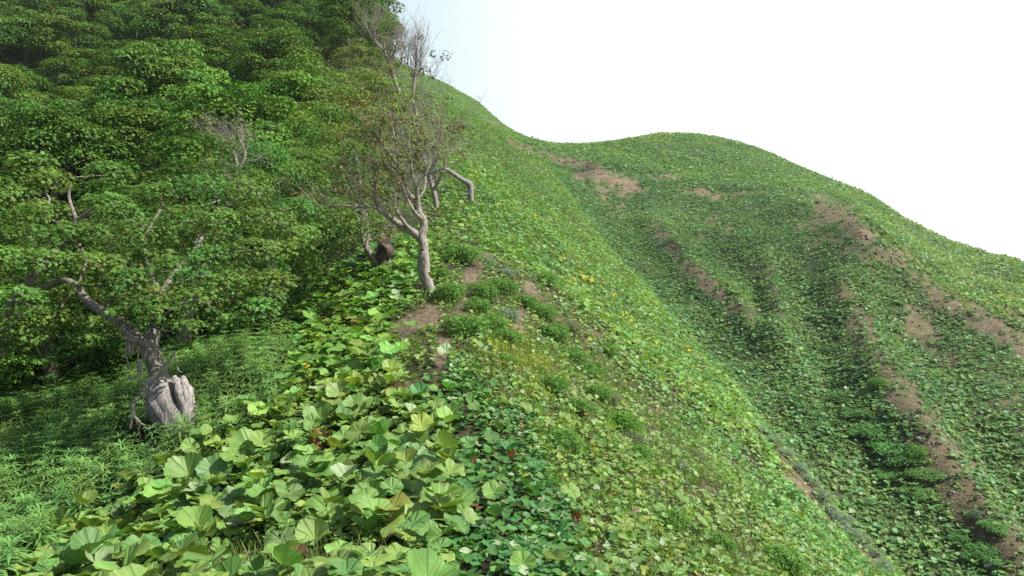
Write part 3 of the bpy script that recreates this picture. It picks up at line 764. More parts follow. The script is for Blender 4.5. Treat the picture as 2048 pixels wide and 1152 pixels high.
# ------------------------------------------------------------------ trees
def pad_leaves(pads, per_m2, T, size, color, seed, flat=0.6, var=0.16, warm=0.0, tints=None):
    """leaf sprays: each pad is a shallow dome (x, y, z, r) of single leaves"""
    r_ = np.random.default_rng(seed); mb = MB()
    for i, p in enumerate(pads):
        x, y, z, r = p[:4]
        n = max(6, int(per_m2 * r * r))
        d = norm(r_.normal(0, 1, (n, 3)) + np.array([0, 0, 0.55]))
        rad = r * (0.55 + 0.5 * r_.uniform(0, 1, (n, 1)) ** 0.5) * (1 + 0.28 * fbm(d[:, 0] * 2.1 + i, d[:, 1] * 2.1, d[:, 2] * 2.1, 2)[:, None])
        pos = np.array([x, y, z]) + d * rad * np.array([1, 1, flat])
        nn = norm(d * 0.55 + np.array([0.1, -0.1, 0.7]) + r_.normal(0, 0.32, (n, 3)))
        base = np.array(color) * math.exp(r_.normal(0, 0.10)) * (1 + r_.normal(0, 0.08) * np.array([1.6, 0.1, -0.4]))
        C = jitter_col(base, r_, n, var, 0.10)
        if warm:
            u = r_.uniform(0, 1, (n, 1)); wv = warm * (1.5 if r_.uniform() < 0.3 else 0.5)
            C = np.where(u < wv, np.array([[0.20, 0.115, 0.035]]) * r_.uniform(0.6, 1.3, (n, 1)), C)
        V, Fa, Cc, U = instance(T, pos, nn, r_.uniform(0, 6.28, n), size * r_.lognormal(0, 0.2, n), C)
        mb.add(V, Fa, Cc, U)
    return mb

def skeleton(roots, targets, seed, rtip=0.006, jit=0.08, sag=0.0):
    """branches that reach every target from the nearest wood; roots: rows (x,y,z,r) of limbs already built"""
    r_ = np.random.default_rng(seed)
    nodes = [np.array(p[:3]) for p in roots]; par = [-1] * len(nodes)
    tg = [np.array(t[:3]) for t in targets]
    rt = np.array(nodes)
    tg.sort(key=lambda t: np.linalg.norm(rt - t, axis=1).min())
    for t in tg:
        A_ = np.array(nodes); d = np.linalg.norm(A_ - t, axis=1) + 0.6 * np.maximum(0, A_[:, 2] - t[2])
        j = int(np.argmin(d)); a = nodes[j]; L_ = np.linalg.norm(t - a); k = max(2, min(7, int(L_ / 0.22)))
        prev = j
        for s in range(1, k + 1):
            f = s / k; p = a + (t - a) * f + r_.normal(0, jit, 3) * L_ * 0.35 * math.sin(math.pi * f) + np.array([0, 0, sag * L_ * math.sin(math.pi * f)])
            nodes.append(p); par.append(prev); prev = len(nodes) - 1
    n0 = len(roots); cnt = np.zeros(len(nodes))
    ch = {}
    for i, p in enumerate(par):
        if p >= 0: ch.setdefault(p, []).append(i)
    for i in range(len(nodes) - 1, n0 - 1, -1):
        if i not in ch: cnt[i] = 1
        cnt[i] = max(cnt[i], 1); 
        if par[i] >= n0: cnt[par[i]] += cnt[i]
    chains = []
    def walk(start, first):
        path = [start, first]; cur = first
        while cur in ch:
            nx = max(ch[cur], key=lambda q_: cnt[q_])
            for o in ch[cur]:
                if o != nx: stack.append((cur, o))
            path.append(nx); cur = nx
        chains.append(path)
    stack = [(i, c_) for i in range(n0) for c_ in ch.get(i, [])]
    while stack: walk(*stack.pop())
    out = []
    for c_ in chains:
        r = np.array([rtip * cnt[i] ** 0.5 if i >= n0 else 0 for i in c_]); r[0] = r[1]
        out.append(np.c_[np.array([nodes[i] for i in c_]), r])
    return out

def add_tubes(mb, paths, k=6, wob=0.1, shade=0.5, seed=0):
    for i, p in enumerate(paths):
        V, Fq, U = tube(p[:, :3], p[:, 3], k, wob, seed + i)
        mb.add(V, Fq, np.full((len(V), 3), shade), U)

def shoots(paths, n, length, seed, bias=(0, 0, 0.4), r0=0.006, depth=2, spread=0.8, frac=(0.25, 1.0)):
    """thin forking twigs growing from limbs; returns paths and tips"""
    r_ = np.random.default_rng(seed); out = []; tips = []
    def grow(p, d, ln, r, dep):
        pts = [np.r_[p, r]]; k = 5
        for s in range(k):
            d = norm(d + r_.normal(0, 0.16, 3) + np.array(bias) * 0.12); p = p + d * ln / k
            pts.append(np.r_[p, r * (1 - 0.75 * (s + 1) / k)])
            if dep > 0 and s >= 1 and r_.uniform() < 0.8:
                grow(p, norm(d + r_.normal(0, spread * 0.7, 3) + np.array(bias) * 0.3), ln * r_.uniform(0.4, 0.65), r * 0.6, dep - 1)
        out.append(np.array(pts)); tips.append(p)
    tot = [len(q_) for q_ in paths]
    for i in range(n):
        q_ = paths[r_.choice(len(paths), p=np.array(tot) / sum(tot))]
        j = min(len(q_) - 1, int(len(q_) * r_.uniform(*frac)))
        a = q_[j, :3]; d0 = norm(q_[min(j + 1, len(q_) - 1), :3] - q_[max(j - 1, 0), :3])
        grow(a, norm(d0 * 0.8 + r_.normal(0, spread, 3) + np.array(bias)), length * r_.uniform(0.6, 1.3), r0, depth)
    return out, tips

def pxpath(rows, step=5):
    """limb drawn through (px, py, Y, radius in metres), smoothed"""
    pts = [np.r_[P(a, b, Y), r] for a, b, Y, r in rows]
    return spline(pts, step)

def tree_object(name, label, cat, base, trunk_mb, trunk_mat, crown_mb=None, crown_mat=None, group=None, extra=()):
    e = empty(name, base); tag(e, label, cat, group)
    obj('trunk', trunk_mb.mesh('trunk', trunk_mat, base), e)
    if crown_mb is not None: obj('crown', crown_mb.mesh('crown', crown_mat, base), e)
    for nm, mb, mt in extra: obj(nm, mb.mesh(nm, mt, base), e)
    return e

GREEN = (0.098, 0.205, 0.032)
def px_pads(rows): return [np.r_[P(a, b, Y), r] for a, b, Y, r in rows]

# --- the tree that leans out of the split stump
def stump_tree():
    base = P(352, 868, 9.0)
    st = MB()
    path = pxpath([(388, 915, 8.95, .13), (371, 868, 8.92, .18), (352, 832, 8.9, .24), (332, 797, 8.93, .235), (319, 766, 9.0, .145)], 7)
    V, Fq, U = tube(path[:, :3], path[:, 3], 40, 0.0)
    # ridged, hollowed old wood
    cen = path[:, :3].repeat(40, 0); d = V - cen; th = U[:, 0] * 6.283
    k = 1 + 0.22 * fbm(np.cos(th) * 1.8, np.sin(th) * 1.8, U[:, 1] * 2.0, 4) + 0.05 * np.sin(th * 11 + 5 * fbm(np.cos(th) * 2, np.sin(th) * 2, U[:, 1] * 4)) + 0.05 * fbm(np.cos(th) * 7, np.sin(th) * 7, U[:, 1] * 5, 3) 
    V = cen + d * k[:, None]
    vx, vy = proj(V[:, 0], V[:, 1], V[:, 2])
    m_ = np.exp(-((vx - 349) / 9) ** 2 - ((vy - 786) / 26) ** 2) * (V[:, 1] < cen[:, 1])      # the rotted-out cleft; its colour holds dark rotten wood and painted recess shade
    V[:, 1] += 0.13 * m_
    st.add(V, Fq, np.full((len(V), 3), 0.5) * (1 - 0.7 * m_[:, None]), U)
    sp = MB()
    # the upright slab left of the torn half: jagged plank with a ragged upper edge
    r_ = np.random.default_rng(3)
    a = P(388, 858, 8.86); tops = [(348, 752), (356, 757), (366, 752), (372, 766), (377, 790), (384, 815), (390, 838)]
    n = 14
    for side in range(7):
        tx, ty = tops[side]
        pth = pxpath([(388 - side * -0.5 - 6 + side, 870, 8.84 + 0.012 * side, .065), (372 + side * 2.2, 830, 8.80 + 0.015 * side, .075), ((372 + 2 * side + tx) / 2, (800 + ty) / 2, 8.82 + .012 * side, .062), (tx, ty, 8.88 + .01 * side, .02)], 6)
        V, Fq, U = tube(pth[:, :3], pth[:, 3], 12, 0.6, side * 3.1); sp.add(V, Fq, np.full((len(V), 3), 0.62), U)
    tr = MB()
    main = pxpath([(328, 790, 9.0, .13), (318, 755, 9.02, .108), (308, 725, 9.05, .10), (298, 698, 9.08, .12), (288, 682, 9.1, .11)], 6)
    left = pxpath([(296, 700, 9.08, .12), (272, 678, 9.1, .105), (240, 645, 9.15, .088), (205, 622, 9.25, .075), (180, 606, 9.35, .068), (163, 588, 9.45, .06), (150, 570, 9.55, .055), (125, 560, 9.7, .05), (100, 572, 9.9, .04), (40, 590, 10.2, .03)], 6)
    right = pxpath([(298, 700, 9.08, .105), (306, 665, 9.15, .08), (308, 630, 9.3, .06), (322, 590, 9.6, .045), (350, 545, 9.9, .035), (390, 500, 10.2, .03), (420, 440, 10.6, .025)], 6)
    right2 = pxpath([(322, 590, 9.6, .035), (300, 540, 9.9, .03), (290, 480, 10.3, .025), (320, 420, 10.8, .02)], 6)
    left[:, 3] *= 0.85
    add_tubes(tr, [main, left, right, right2], 14, 0.16)
    pads = px_pads([(250, 628, 8.9, .26), (200, 530, 9.3, .40), (262, 560, 9.1, .38), (330, 628, 8.6, .30), (395, 600, 8.8, .38), (455, 570, 9, .36), (515, 618, 9.1, .34), (545, 565, 9.4, .38),
                    (505, 500, 9.6, .42), (420, 515, 9.4, .38), (345, 540, 9.3, .42), (290, 470, 10, .48), (370, 440, 10.3, .48), (450, 445, 10.3, .45), (535, 440, 10.4, .48), (600, 470, 10.6, .38),
                    (590, 415, 10.9, .38), (490, 385, 11, .48), (410, 375, 11.3, .5), (320, 390, 11.2, .5), (560, 500, 10, .33), (372, 655, 8.5, .26), (322, 590, 8.9, .32), (548, 650, 9.2, .2),
                    (440, 635, 9, .28), (280, 610, 8.8, .26), (350, 690, 8.6, .2), (240, 430, 10.4, .42), (180, 470, 10, .4), (390, 555, 9.1, .33), (480, 640, 9.2, .24), (230, 590, 9.2, .3), (450, 520, 10.8, .55), (520, 540, 11, .55), (400, 480, 11, .55), (560, 470, 11.5, .55), (350, 450, 11.2, .5), (300, 520, 10, .5), (302, 652, 8.75, .2), (312, 612, 8.75, .28), (440, 590, 10.4, .5), (520, 600, 10.6, .45), (470, 560, 10.2, .5)])
    sk = skeleton(np.vstack([left[::2], right[::2], right2[::2]]), pads, 5, 0.008, 0.12, 0.05)
    add_tubes(tr, sk, 5, 0.1)
    tw, tips = shoots(sk, 60, 0.35, 6, (0, 0, 0.1), 0.004, 1); add_tubes(tr, tw, 3, 0)
    cr = pad_leaves([p * np.array([1, 1, 1, .84]) for p in pads], 2900, TMP, 0.058, (0.102, 0.205, 0.036), 21, 0.5, warm=0.02)
    dd = MB()
    dead = [pxpath([(358, 703, 8.7, .008), (340, 728, 8.68, .011), (325, 748, 8.68, .013), (305, 760, 8.66, .014), (296, 785, 8.68, .014), (278, 800, 8.66, .013), (276, 825, 8.66, .011), (271, 852, 8.66, .008)]),
            pxpath([(278, 828, 8.66, .007), (290, 840, 8.64, .006), (287, 852, 8.64, .004)]), pxpath([(276, 822, 8.66, .007), (285, 838, 8.7, .005), (300, 845, 8.7, .003)]),
            pxpath([(310, 680, 8.9, .010), (302, 705, 8.85, .010), (291, 725, 8.82, .010), (290, 740, 8.82, .009), (280, 750, 8.8, .009), (262, 754, 8.8, .004)]),
            pxpath([(291, 722, 8.82, .006), (290, 760, 8.82, .006), (291, 780, 8.84, .004)]), pxpath([(265, 680, 8.95, .007), (262, 705, 8.9, .006), (270, 733, 8.9, .003)]),
            pxpath([(288, 690, 8.9, .006), (286, 715, 8.9, .005), (286, 742, 8.9, .004)]), pxpath([(318, 685, 8.8, .006), (322, 715, 8.75, .005), (342, 730, 8.72, .003)]),
            pxpath([(252, 665, 8.95, .008), (253, 655, 8.9, .008), (262, 645, 8.9, .003)]), pxpath([(358, 705, 8.7, .005), (365, 735, 8.7, .004), (374, 742, 8.7, .002)]),
            pxpath([(256, 672, 8.9, .009), (285, 680, 8.85, .010), (315, 686, 8.85, .009), (340, 700, 8.8, .005)]), pxpath([(262, 660, 8.9, .007), (280, 672, 8.86, .009), (300, 690, 8.86, .006)]),
            pxpath([(272, 706, 8.92, .016), (271, 690, 8.92, .018), (274, 680, 8.92, .012)])]
    for l_ in dead: l_[:, 3] *= 2.0; l_[:, 1] -= 0.12
    add_tubes(dd, dead, 6, 0.15)
    t2, _ = shoots(dead[:4], 16, 0.16, 9, (0, 0, -0.2), 0.003, 1); add_tubes(dd, t2, 3, 0)
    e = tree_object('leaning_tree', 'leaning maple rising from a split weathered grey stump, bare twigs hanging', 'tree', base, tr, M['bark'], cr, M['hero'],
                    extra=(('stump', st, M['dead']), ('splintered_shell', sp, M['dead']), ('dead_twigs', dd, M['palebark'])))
stump_tree()

def left_tree():
    base = np.array([-8.2, 10.9, 0]); base[2] = float(H(-8.2, 10.9))
    tr = MB()
    b2 = list(base)
    main = spline([[*b2, .2], [-7.9, 10.8, b2[2] + .9, .16], [-7.4, 10.6, b2[2] + 1.7, .13], [-6.8, 10.4, b2[2] + 2.6, .10]], 6)
    limb = spline([[-7.4, 10.6, b2[2] + 1.7, .1], [*P(60, 560, 10.2), .06], [*P(150, 470, 10.4), .04]], 6)
    pale = pxpath([(146, 458, 9.9, .028), (152, 440, 9.9, .026), (145, 420, 9.95, .024), (138, 395, 10, .02), (140, 370, 10, .012)])
    pale2 = pxpath([(152, 440, 9.9, .022), (170, 428, 9.88, .018), (186, 415, 9.85, .008)])
    add_tubes(tr, [main, limb, pale, pale2], 10, 0.12)
    pads = px_pads([(30, 600, 9, .46), (110, 640, 9.4, .42), (60, 680, 9.2, .33), (0, 520, 9.5, .48), (90, 525, 9.6, .46), (150, 475, 10.1, .46), (90, 430, 10.3, .5), (20, 400, 10.5, .55), (100, 365, 10.8, .45),
                    (210, 410, 10.7, .45), (215, 350, 11.4, .48), (60, 330, 11.2, .5), (-70, 640, 9.2, .5), (-80, 520, 9.6, .55), (-70, 400, 10.4, .55), (155, 580, 9.6, .3), (165, 680, 9.7, .28), (90, 722, 9.4, .24),
                    (10, 700, 9.2, .3), (-90, 720, 9.3, .4), (190, 640, 9.8, .25), (-150, 600, 9.5, .5), (-160, 460, 10, .6), (20, 655, 9.1, .35), (60, 470, 9.9, .38), (175, 520, 9.8, .3), (120, 520, 11.5, .6), (180, 560, 11.5, .6), (230, 500, 11.5, .6), (60, 580, 11.5, .6), (150, 600, 12, .5), (250, 610, 12, .5), (100, 655, 12, .5), (200, 655, 12.2, .45), (30, 695, 12, .45), (285, 640, 12.2, .4), (-60, 660, 12, .6), (240, 690, 12.3, .35), (140, 700, 12.2, .4)])
    sk = skeleton(np.vstack([main[::2], limb[::2], pale]), pads, 15, 0.009, 0.12, 0.05); add_tubes(tr, sk, 5, 0.1)
    cr = pad_leaves([p * np.array([1, 1, 1, .84]) for p in pads], 2500, TMP, 0.064, (0.115, 0.215, 0.036), 22, 0.48, warm=0.01)
    tree_object('spreading_tree', 'maple at the left edge with layered leaf sprays and a forked pale branch', 'tree', base, tr, M['bark'], cr, M['hero'])
left_tree()

# --- half-bare tree on the crest
def halfbare_tree():
    Y = 14.0; base = ground(*P(858, 583, Y)[:2]); base[2] -= 0.05
    dz = base[2] - P(858, 583, Y)[2]
    tr = MB()
    k = .0094
    trunk = pxpath([(862, 590, Y, .115), (856, 568, Y, .11), (848, 545, Y, .125), (847, 515, Y, .12), (848, 492, Y, .095), (843, 472, Y, .10), (848, 452, Y, .078), (846, 438, Y, .075)], 7)
    A1 = pxpath([(846, 486, Y, .085), (838, 474, Y, .08), (822, 462, Y - .05, .07), (800, 450, Y - .1, .068), (782, 436, Y - .12, .05), (764, 422, Y - .15, .038), (752, 402, Y - .15, .034), (751, 375, Y - .1, .028), (750, 345, Y, .016), (742, 310, Y, .009)])
    A2 = pxpath([(832, 470, Y, .045), (812, 450, Y - .2, .036), (800, 432, Y - .3, .03), (790, 412, Y - .35, .022), (792, 385, Y - .4, .012)])
    A3 = pxpath([(776, 432, Y - .1, .03), (745, 415, Y - .3, .02), (705, 412, Y - .4, .016), (670, 410, Y - .5, .01), (640, 418, Y - .5, .005)])
    A4 = pxpath([(752, 400, Y - .1, .022), (735, 385, Y + .1, .018), (715, 370, Y + .2, .012), (690, 345, Y + .3, .006)])
    B1 = pxpath([(847, 440, Y, .07), (838, 425, Y, .062), (834, 405, Y, .058), (825, 398, Y, .05), (812, 380, Y + .05, .045), (805, 365, Y + .1, .042), (800, 345, Y + .15, .038), (790, 325, Y + .2, .03), (778, 305, Y + .25, .03), (765, 285, Y + .3, .026), (750, 268, Y + .35, .02), (738, 250, Y + .4, .012), (720, 225, Y + .5, .006)])
    B2 = pxpath([(836, 415, Y, .045), (834, 385, Y - .1, .036), (832, 368, Y - .15, .032), (824, 350, Y - .2, .022), (822, 320, Y - .25, .014), (815, 280, Y - .3, .007)])
    B3 = pxpath([(846, 440, Y, .03), (830, 425, Y - .2, .028), (818, 405, Y - .3, .026), (810, 385, Y - .3, .018), (800, 360, Y - .4, .008)])
    B4 = pxpath([(800, 345, Y + .15, .022), (795, 300, Y + .1, .016), (785, 260, Y, .012), (780, 220, Y, .006)])
    B5 = pxpath([(834, 400, Y, .025), (848, 380, Y + .1, .02), (852, 350, Y + .2, .014), (862, 320, Y + .3, .007)])
    B6 = pxpath([(832, 368, Y - .15, .015), (850, 352, Y - .2, .012), (862, 340, Y - .2, .01), (870, 318, Y - .2, .005)])
    limbs = [A1, A2, A3, A4, B1, B2, B3, B4, B5, B6]
    trunk[:, 3] *= 0.9
    for l_ in limbs: l_[:, 3] *= 1.1
    add_tubes(tr, [trunk], 20, 0.16); add_tubes(tr, limbs, 8, 0.1)
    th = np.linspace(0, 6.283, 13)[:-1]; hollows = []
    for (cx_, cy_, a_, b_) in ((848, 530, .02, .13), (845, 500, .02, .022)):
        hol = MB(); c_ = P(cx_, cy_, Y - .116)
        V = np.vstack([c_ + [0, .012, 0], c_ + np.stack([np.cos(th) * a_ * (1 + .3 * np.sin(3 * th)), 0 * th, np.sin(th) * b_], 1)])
        hol.add(V, np.array([[0, 1 + i, 1 + (i + 1) % 12] for i in range(12)]), np.full((13, 3), 0.08)); hollows.append(('trunk_hollow_shade', hol, M['darkbark']))  # flat dark patches that paint the shade inside hollows onto the trunk
    wind = (-0.35, 0, 0.35)
    tw, tips = shoots(limbs, 150, 0.55, 31, wind, 0.006, 2, 0.7)
    add_tubes(tr, tw, 3, 0)
    r_ = np.random.default_rng(4)
    tips = [t for t in tips if r_.uniform() < (0.14 if t[1] > 13.95 else 0.04)]
    pads = [np.r_[t, r_.uniform(.09, .18)] for t in tips]
    cr = pad_leaves(pads, 1400, TMP, 0.06, (0.16, 0.21, 0.05), 33, 0.7, warm=0.42)
    e = tree_object('half_bare_tree', 'half-bare tree with a pale split trunk standing on the crest by the path', 'tree', base, tr, M['palebark'], cr, M['hero'], extra=hollows)
halfbare_tree()

# --- tree with the curved trunk and burl, behind the half-bare tree
def burl_tree():
    Y = 16.5; base = P(752, 532, Y); g = ground(base[0], base[1]); base[2] = g[2] - .05
    tr = MB(); bl = MB()
    c1 = pxpath([(768, 530, Y, .075), (750, 522, Y, .085), (738, 505, Y, .075), (731, 490, Y + .1, .065), (726, 468, Y + .3, .05), (716, 440, Y + .6, .035), (700, 400, Y + .8, .03)])
    c2 = pxpath([(772, 540, Y + .1, .13), (768, 515, Y + .1, .14), (764, 495, Y + .1, .12), (765, 478, Y + .2, .08), (763, 466, Y + .3, .04)])
    add_tubes(tr, [c1, c2], 14, 0.2)
    bp = pxpath([(766, 532, Y - .02, .09), (762, 516, Y - .04, .11), (771, 502, Y - .04, .13), (764, 490, Y - .03, .10), (776, 480, Y, .06), (779, 473, Y, .03)])
    add_tubes(bl, [bp], 22, 1.0)
    pads = px_pads([(640, 470, 16, .5), (690, 450, 16, .5), (720, 420, 16.3, .5), (600, 430, 16.5, .6), (650, 400, 16.8, .6), (700, 370, 17, .6), (750, 390, 17, .5), (660, 335, 17.6, .65), (610, 350, 17.6, .6),
                    (715, 310, 17.6, .6), (765, 330, 17.6, .5), (680, 280, 18, .6), (630, 500, 16, .42), (690, 500, 16, .4), (735, 465, 16.2, .35), (800, 360, 17.6, .42), (740, 270, 18, .5), (580, 480, 16.4, .5), (650, 520, 16, .3), (800, 420, 17.4, .35), (712, 458, 15.9, .33), (745, 446, 15.9, .33), (772, 452, 16, .28), (700, 486, 15.8, .28), (745, 468, 15.7, .22), (786, 470, 16, .2)])
    sk = skeleton(np.vstack([c1[::2], c2[::2]]), pads, 17, 0.009, 0.12, 0.05); add_tubes(tr, sk, 5, 0.1)
    tw, _ = shoots(sk, 60, 0.5, 16, (0, 0, .1), 0.005, 1); add_tubes(tr, tw, 3, 0)
    cr = pad_leaves(pads, 1400, TMP, 0.064, (0.10, 0.20, 0.032), 25, 0.6, warm=0.03)
    tree_object('burl_tree', 'dark leafy tree with a curved trunk and brown burl behind the half-bare tree', 'tree', base, tr, M['bark'], cr, M['tree'], extra=(('burl', bl, M['burl']),))
burl_tree()

# --- bright crown rising behind them
def bright_tree():
    base = ground(*P(735, 430, 21)[:2]); tr = MB()
    g = base[2]
    main = spline([[base[0], 21, g - .2, .16], [base[0] - .1, 21, g + 1, .13], [base[0] - .3, 21.2, g + 2.2, .09], [base[0] - .4, 21.3, g + 3, .06]], 5)
    add_tubes(tr, [main], 8, .15)
    pads = px_pads([(660, 225, 21, .55), (705, 195, 21.4, .6), (745, 165, 21.8, .55), (785, 175, 22, .5), (725, 235, 21, .6), (770, 225, 21.3, .55), (800, 205, 21.6, .45), (690, 270, 20.6, .6), (745, 285, 20.6, .6), (790, 265, 21, .5),
                    (640, 265, 20.8, .55), (655, 310, 20.3, .5), (815, 240, 21.4, .38), (720, 150, 22.2, .42), (680, 165, 22, .5), (775, 140, 22.6, .36), (825, 195, 22, .3), (760, 320, 20.4, .5), (815, 300, 21, .4), (610, 240, 21, .5), (640, 195, 21.6, .5)])
    sk = skeleton(main[3:], pads, 27, 0.011, .12, .03); add_tubes(tr, sk, 5, .1)
    tw, _ = shoots(sk, 60, 0.6, 26, (0, 0, .3), 0.006, 1); add_tubes(tr, tw, 3, 0)
    cr = pad_leaves(pads, 1300, TMP, 0.068, (0.165, 0.275, 0.04), 29, 0.55, warm=0.03)
    tree_object('maple_tree', 'bright yellow-green crown rising behind the half-bare tree', 'tree', base, tr, M['bark'], cr, M['hero'])
bright_tree()

# --- snag bent like an elbow, right of the half-bare tree
def snag():
    Y = 24.0; b = hit(942, 408, 15); Y = b[1]; k = Y / 24
    tr = MB()
    p = pxpath([(943, 412, Y, .12), (941, 390, Y, .13), (940, 372, Y, .14), (936, 366, Y, .15), (925, 360, Y, .11), (910, 350, Y, .10), (895, 341, Y, .10), (884, 340, Y + .1, .11), (868, 344, Y + .2, .09), (858, 352, Y + .3, .05)])
    p[:, 3] *= 0.72 * k
    q_ = pxpath([(866, 344, Y + .2, .05), (855, 330, Y + .2, .04), (850, 315, Y + .2, .03), (860, 290, Y + .2, .012)]); q2 = pxpath([(866, 345, Y + .2, .05), (870, 360, Y + .1, .045), (860, 366, Y, .04), (845, 366, Y, .03)])
    q3 = pxpath([(936, 368, Y, .02), (936, 384, Y - .1, .015), (944, 392, Y - .1, .006)])
    add_tubes(tr, [p], 14, 0.2); add_tubes(tr, [q_, q2, q3], 7, 0.1)
    tw, _ = shoots([q_, q2], 50, 0.8, 44, (0.1, 0, .4), 0.008, 2); add_tubes(tr, tw, 3, 0)
    base = np.array([b[0], b[1], b[2] - .05])
    e = tag(empty('dead_snag', base), 'bare grey dead trunk bent like an elbow on the green slope', 'dead tree')
    obj('trunk', tr.mesh('trunk', M['dead'], base), e)
snag()

def twiggy(name, label, cat, limbs, n, ln, seed, bias, r0=0.01, depth=3, leaves=0.0, mat='twig', lcol=(0.09, 0.13, 0.03), lr=(.12, .25), warm=0.2, spread=.7):
    paths = [pxpath(l) for l in limbs]; base = paths[0][0, :3].copy()
    tr = MB(); add_tubes(tr, paths, 8, 0.12)
    tw, tips = shoots(paths, n, ln, seed, bias, r0, depth, spread); add_tubes(tr, tw, 3, 0)
    cr = None
    if leaves:
        r_ = np.random.default_rng(seed)
        tips = [t for t in tips if r_.uniform() < leaves]
        cr = pad_leaves([np.r_[t, r_.uniform(*lr)] for t in tips], 500, TQ, 0.10, lcol, seed, 0.7, warm=warm)
    e = tag(empty(name, base), label, cat)
    obj('trunk' if 'bush' not in name else 'twigs', tr.mesh('trunk', M[mat], base), e)
    if cr: obj('crown', cr.mesh('crown', M['tree'], base), e)
    return e
twiggy('twiggy_tree', 'grey thin-twigged tree with sparse olive leaves behind the half-bare tree', 'tree',
       [[(873, 415, 22, .085), (868, 385, 22, .075), (858, 350, 22.2, .065), (845, 310, 22.4, .055), (835, 265, 22.6, .05), (830, 215, 22.8, .03)],
        [(858, 350, 22.2, .06), (872, 320, 22, .045), (880, 285, 22, .03), (885, 250, 22, .015)], [(845, 310, 22.4, .05), (822, 280, 22.6, .04), (800, 240, 23, .02)],
        [(868, 380, 22, .06), (885, 345, 21.8, .04), (893, 310, 21.8, .02)]], 64, 1.1, 51, (0, 0, 0.45), 0.012, 3, 0.014)
twiggy('bare_tree', 'slim leafless tree rising like a brush against the sky left of the skyline', 'dead tree',
       [[(832, 235, 30, .07), (826, 190, 30, .07), (829, 160, 30, .07), (832, 130, 30, .045), (834, 95, 30, .015)], [(828, 165, 30, .04), (840, 140, 30, .03), (843, 115, 30, .012)], [(829, 160, 30, .04), (818, 140, 30, .02), (815, 120, 30, .01)]],
       60, 0.95, 52, (0, 0, 1.3), 0.011, 2, 0.0)
twiggy('bare_tree', 'wide forked bare tree with purple-grey twigs at the upper edge of the wood', 'dead tree',
       [[(800, 190, 34, .10), (788, 155, 34, .09), (778, 125, 34, .09), (770, 105, 34, .06), (768, 85, 34, .03)], [(778, 125, 34, .06), (790, 100, 34, .05), (797, 70, 34, .02)], [(770, 103, 34, .06), (752, 85, 34, .05), (748, 60, 34, .02)],
        [(788, 155, 34, .06), (802, 130, 34, .04), (806, 105, 34, .03), (820, 85, 34, .01)], [(768, 100, 34, .05), (748, 78, 34, .04), (735, 62, 34, .015)]],
       62, 0.95, 53, (0.1, 0, 0.5), 0.013, 3, 0.0)
twiggy('bare_bush', 'tangled leafless bush in the dark gap between the middle crowns', 'bush',
       [[(475, 345, 18, .05), (470, 310, 18, .035), (455, 285, 18, .02)], [(475, 345, 18, .05), (490, 310, 18, .03), (480, 280, 18, .015)]], 42, 0.6, 54, (-.3, 0, 0.3), 0.007, 3, spread=.9)
twiggy('bare_bush', 'low spread of bare grey twigs under the middle crowns', 'bush',
       [[(520, 400, 17, .04), (490, 385, 17, .03), (455, 372, 17, .015)], [(520, 400, 17, .04), (510, 380, 17, .03), (480, 365, 17, .015)]], 36, 0.55, 55, (-.5, 0, 0.15), 0.006, 3, spread=.7)

# --- the wood on the hollow side: every crown a tree of its own
def template_tree(seed, R_=1.9, hgt=3.3, npad=34, T=TMP, size=0.11, per=330, colr=GREEN, warm=0.0):
    r_ = np.random.default_rng(seed); pads = []
    lean = r_.uniform(-.4, .1)
    for i in range(npad):
        a = i * 2.399 + r_.uniform(-.3, .3); u = ((i + .5) / npad) ** 0.62
        rr = R_ * u
        z = hgt * (0.97 - 0.5 * u ** 2.1) + r_.normal(0, .24)
        pads.append([math.cos(a) * rr * 1.1 + lean * (z / hgt), math.sin(a) * rr, z, r_.uniform(.38, .68) * R_ / 1.9])
    for i in range(18):
        a = i * 2.1; k_ = r_.uniform(.6, .95); pads.append([math.cos(a) * R_ * k_, math.sin(a) * R_ * k_, hgt * r_.uniform(.14, .5), r_.uniform(.35, .5)])
    tr = MB()
    main = spline([[0, 0, -.6, .16], [.08, 0, hgt * .2, .13], [-.1, .1, hgt * .42, .10], [lean * .6, 0, hgt * .68, .06]], 5)
    add_tubes(tr, [main], 8, .15)
    sk = skeleton(main[4:], pads, seed, 0.011, .12, .03); add_tubes(tr, sk, 4, 0)
    if warm: tw, _ = shoots(sk, 60, 0.7, seed, (0, 0, .3), .008, 1); add_tubes(tr, tw, 3, 0)
    cr = pad_leaves(pads, per, T, size, colr, seed, 0.45, warm=warm)
    return tr.mesh('trunk', M['bark']), cr.mesh('crown', M['tree'])
TEMPL_NEAR = [template_tree(60 + k, npad=34, T=TMP, size=0.066, per=1700) for k in range(3)]
TEMPL_FAR = [template_tree(70 + k, R_=2.3, hgt=3.9, npad=38, T=TQ, size=0.105, per=1050, colr=(0.104, 0.21, 0.032)) for k in range(4)]
TEMPL_DRY = [template_tree(80 + k, R_=2.1, hgt=3.8, npad=34, T=TQ, size=0.10, per=700, colr=(0.13, 0.20, 0.045), warm=0.07) for k in range(2)]

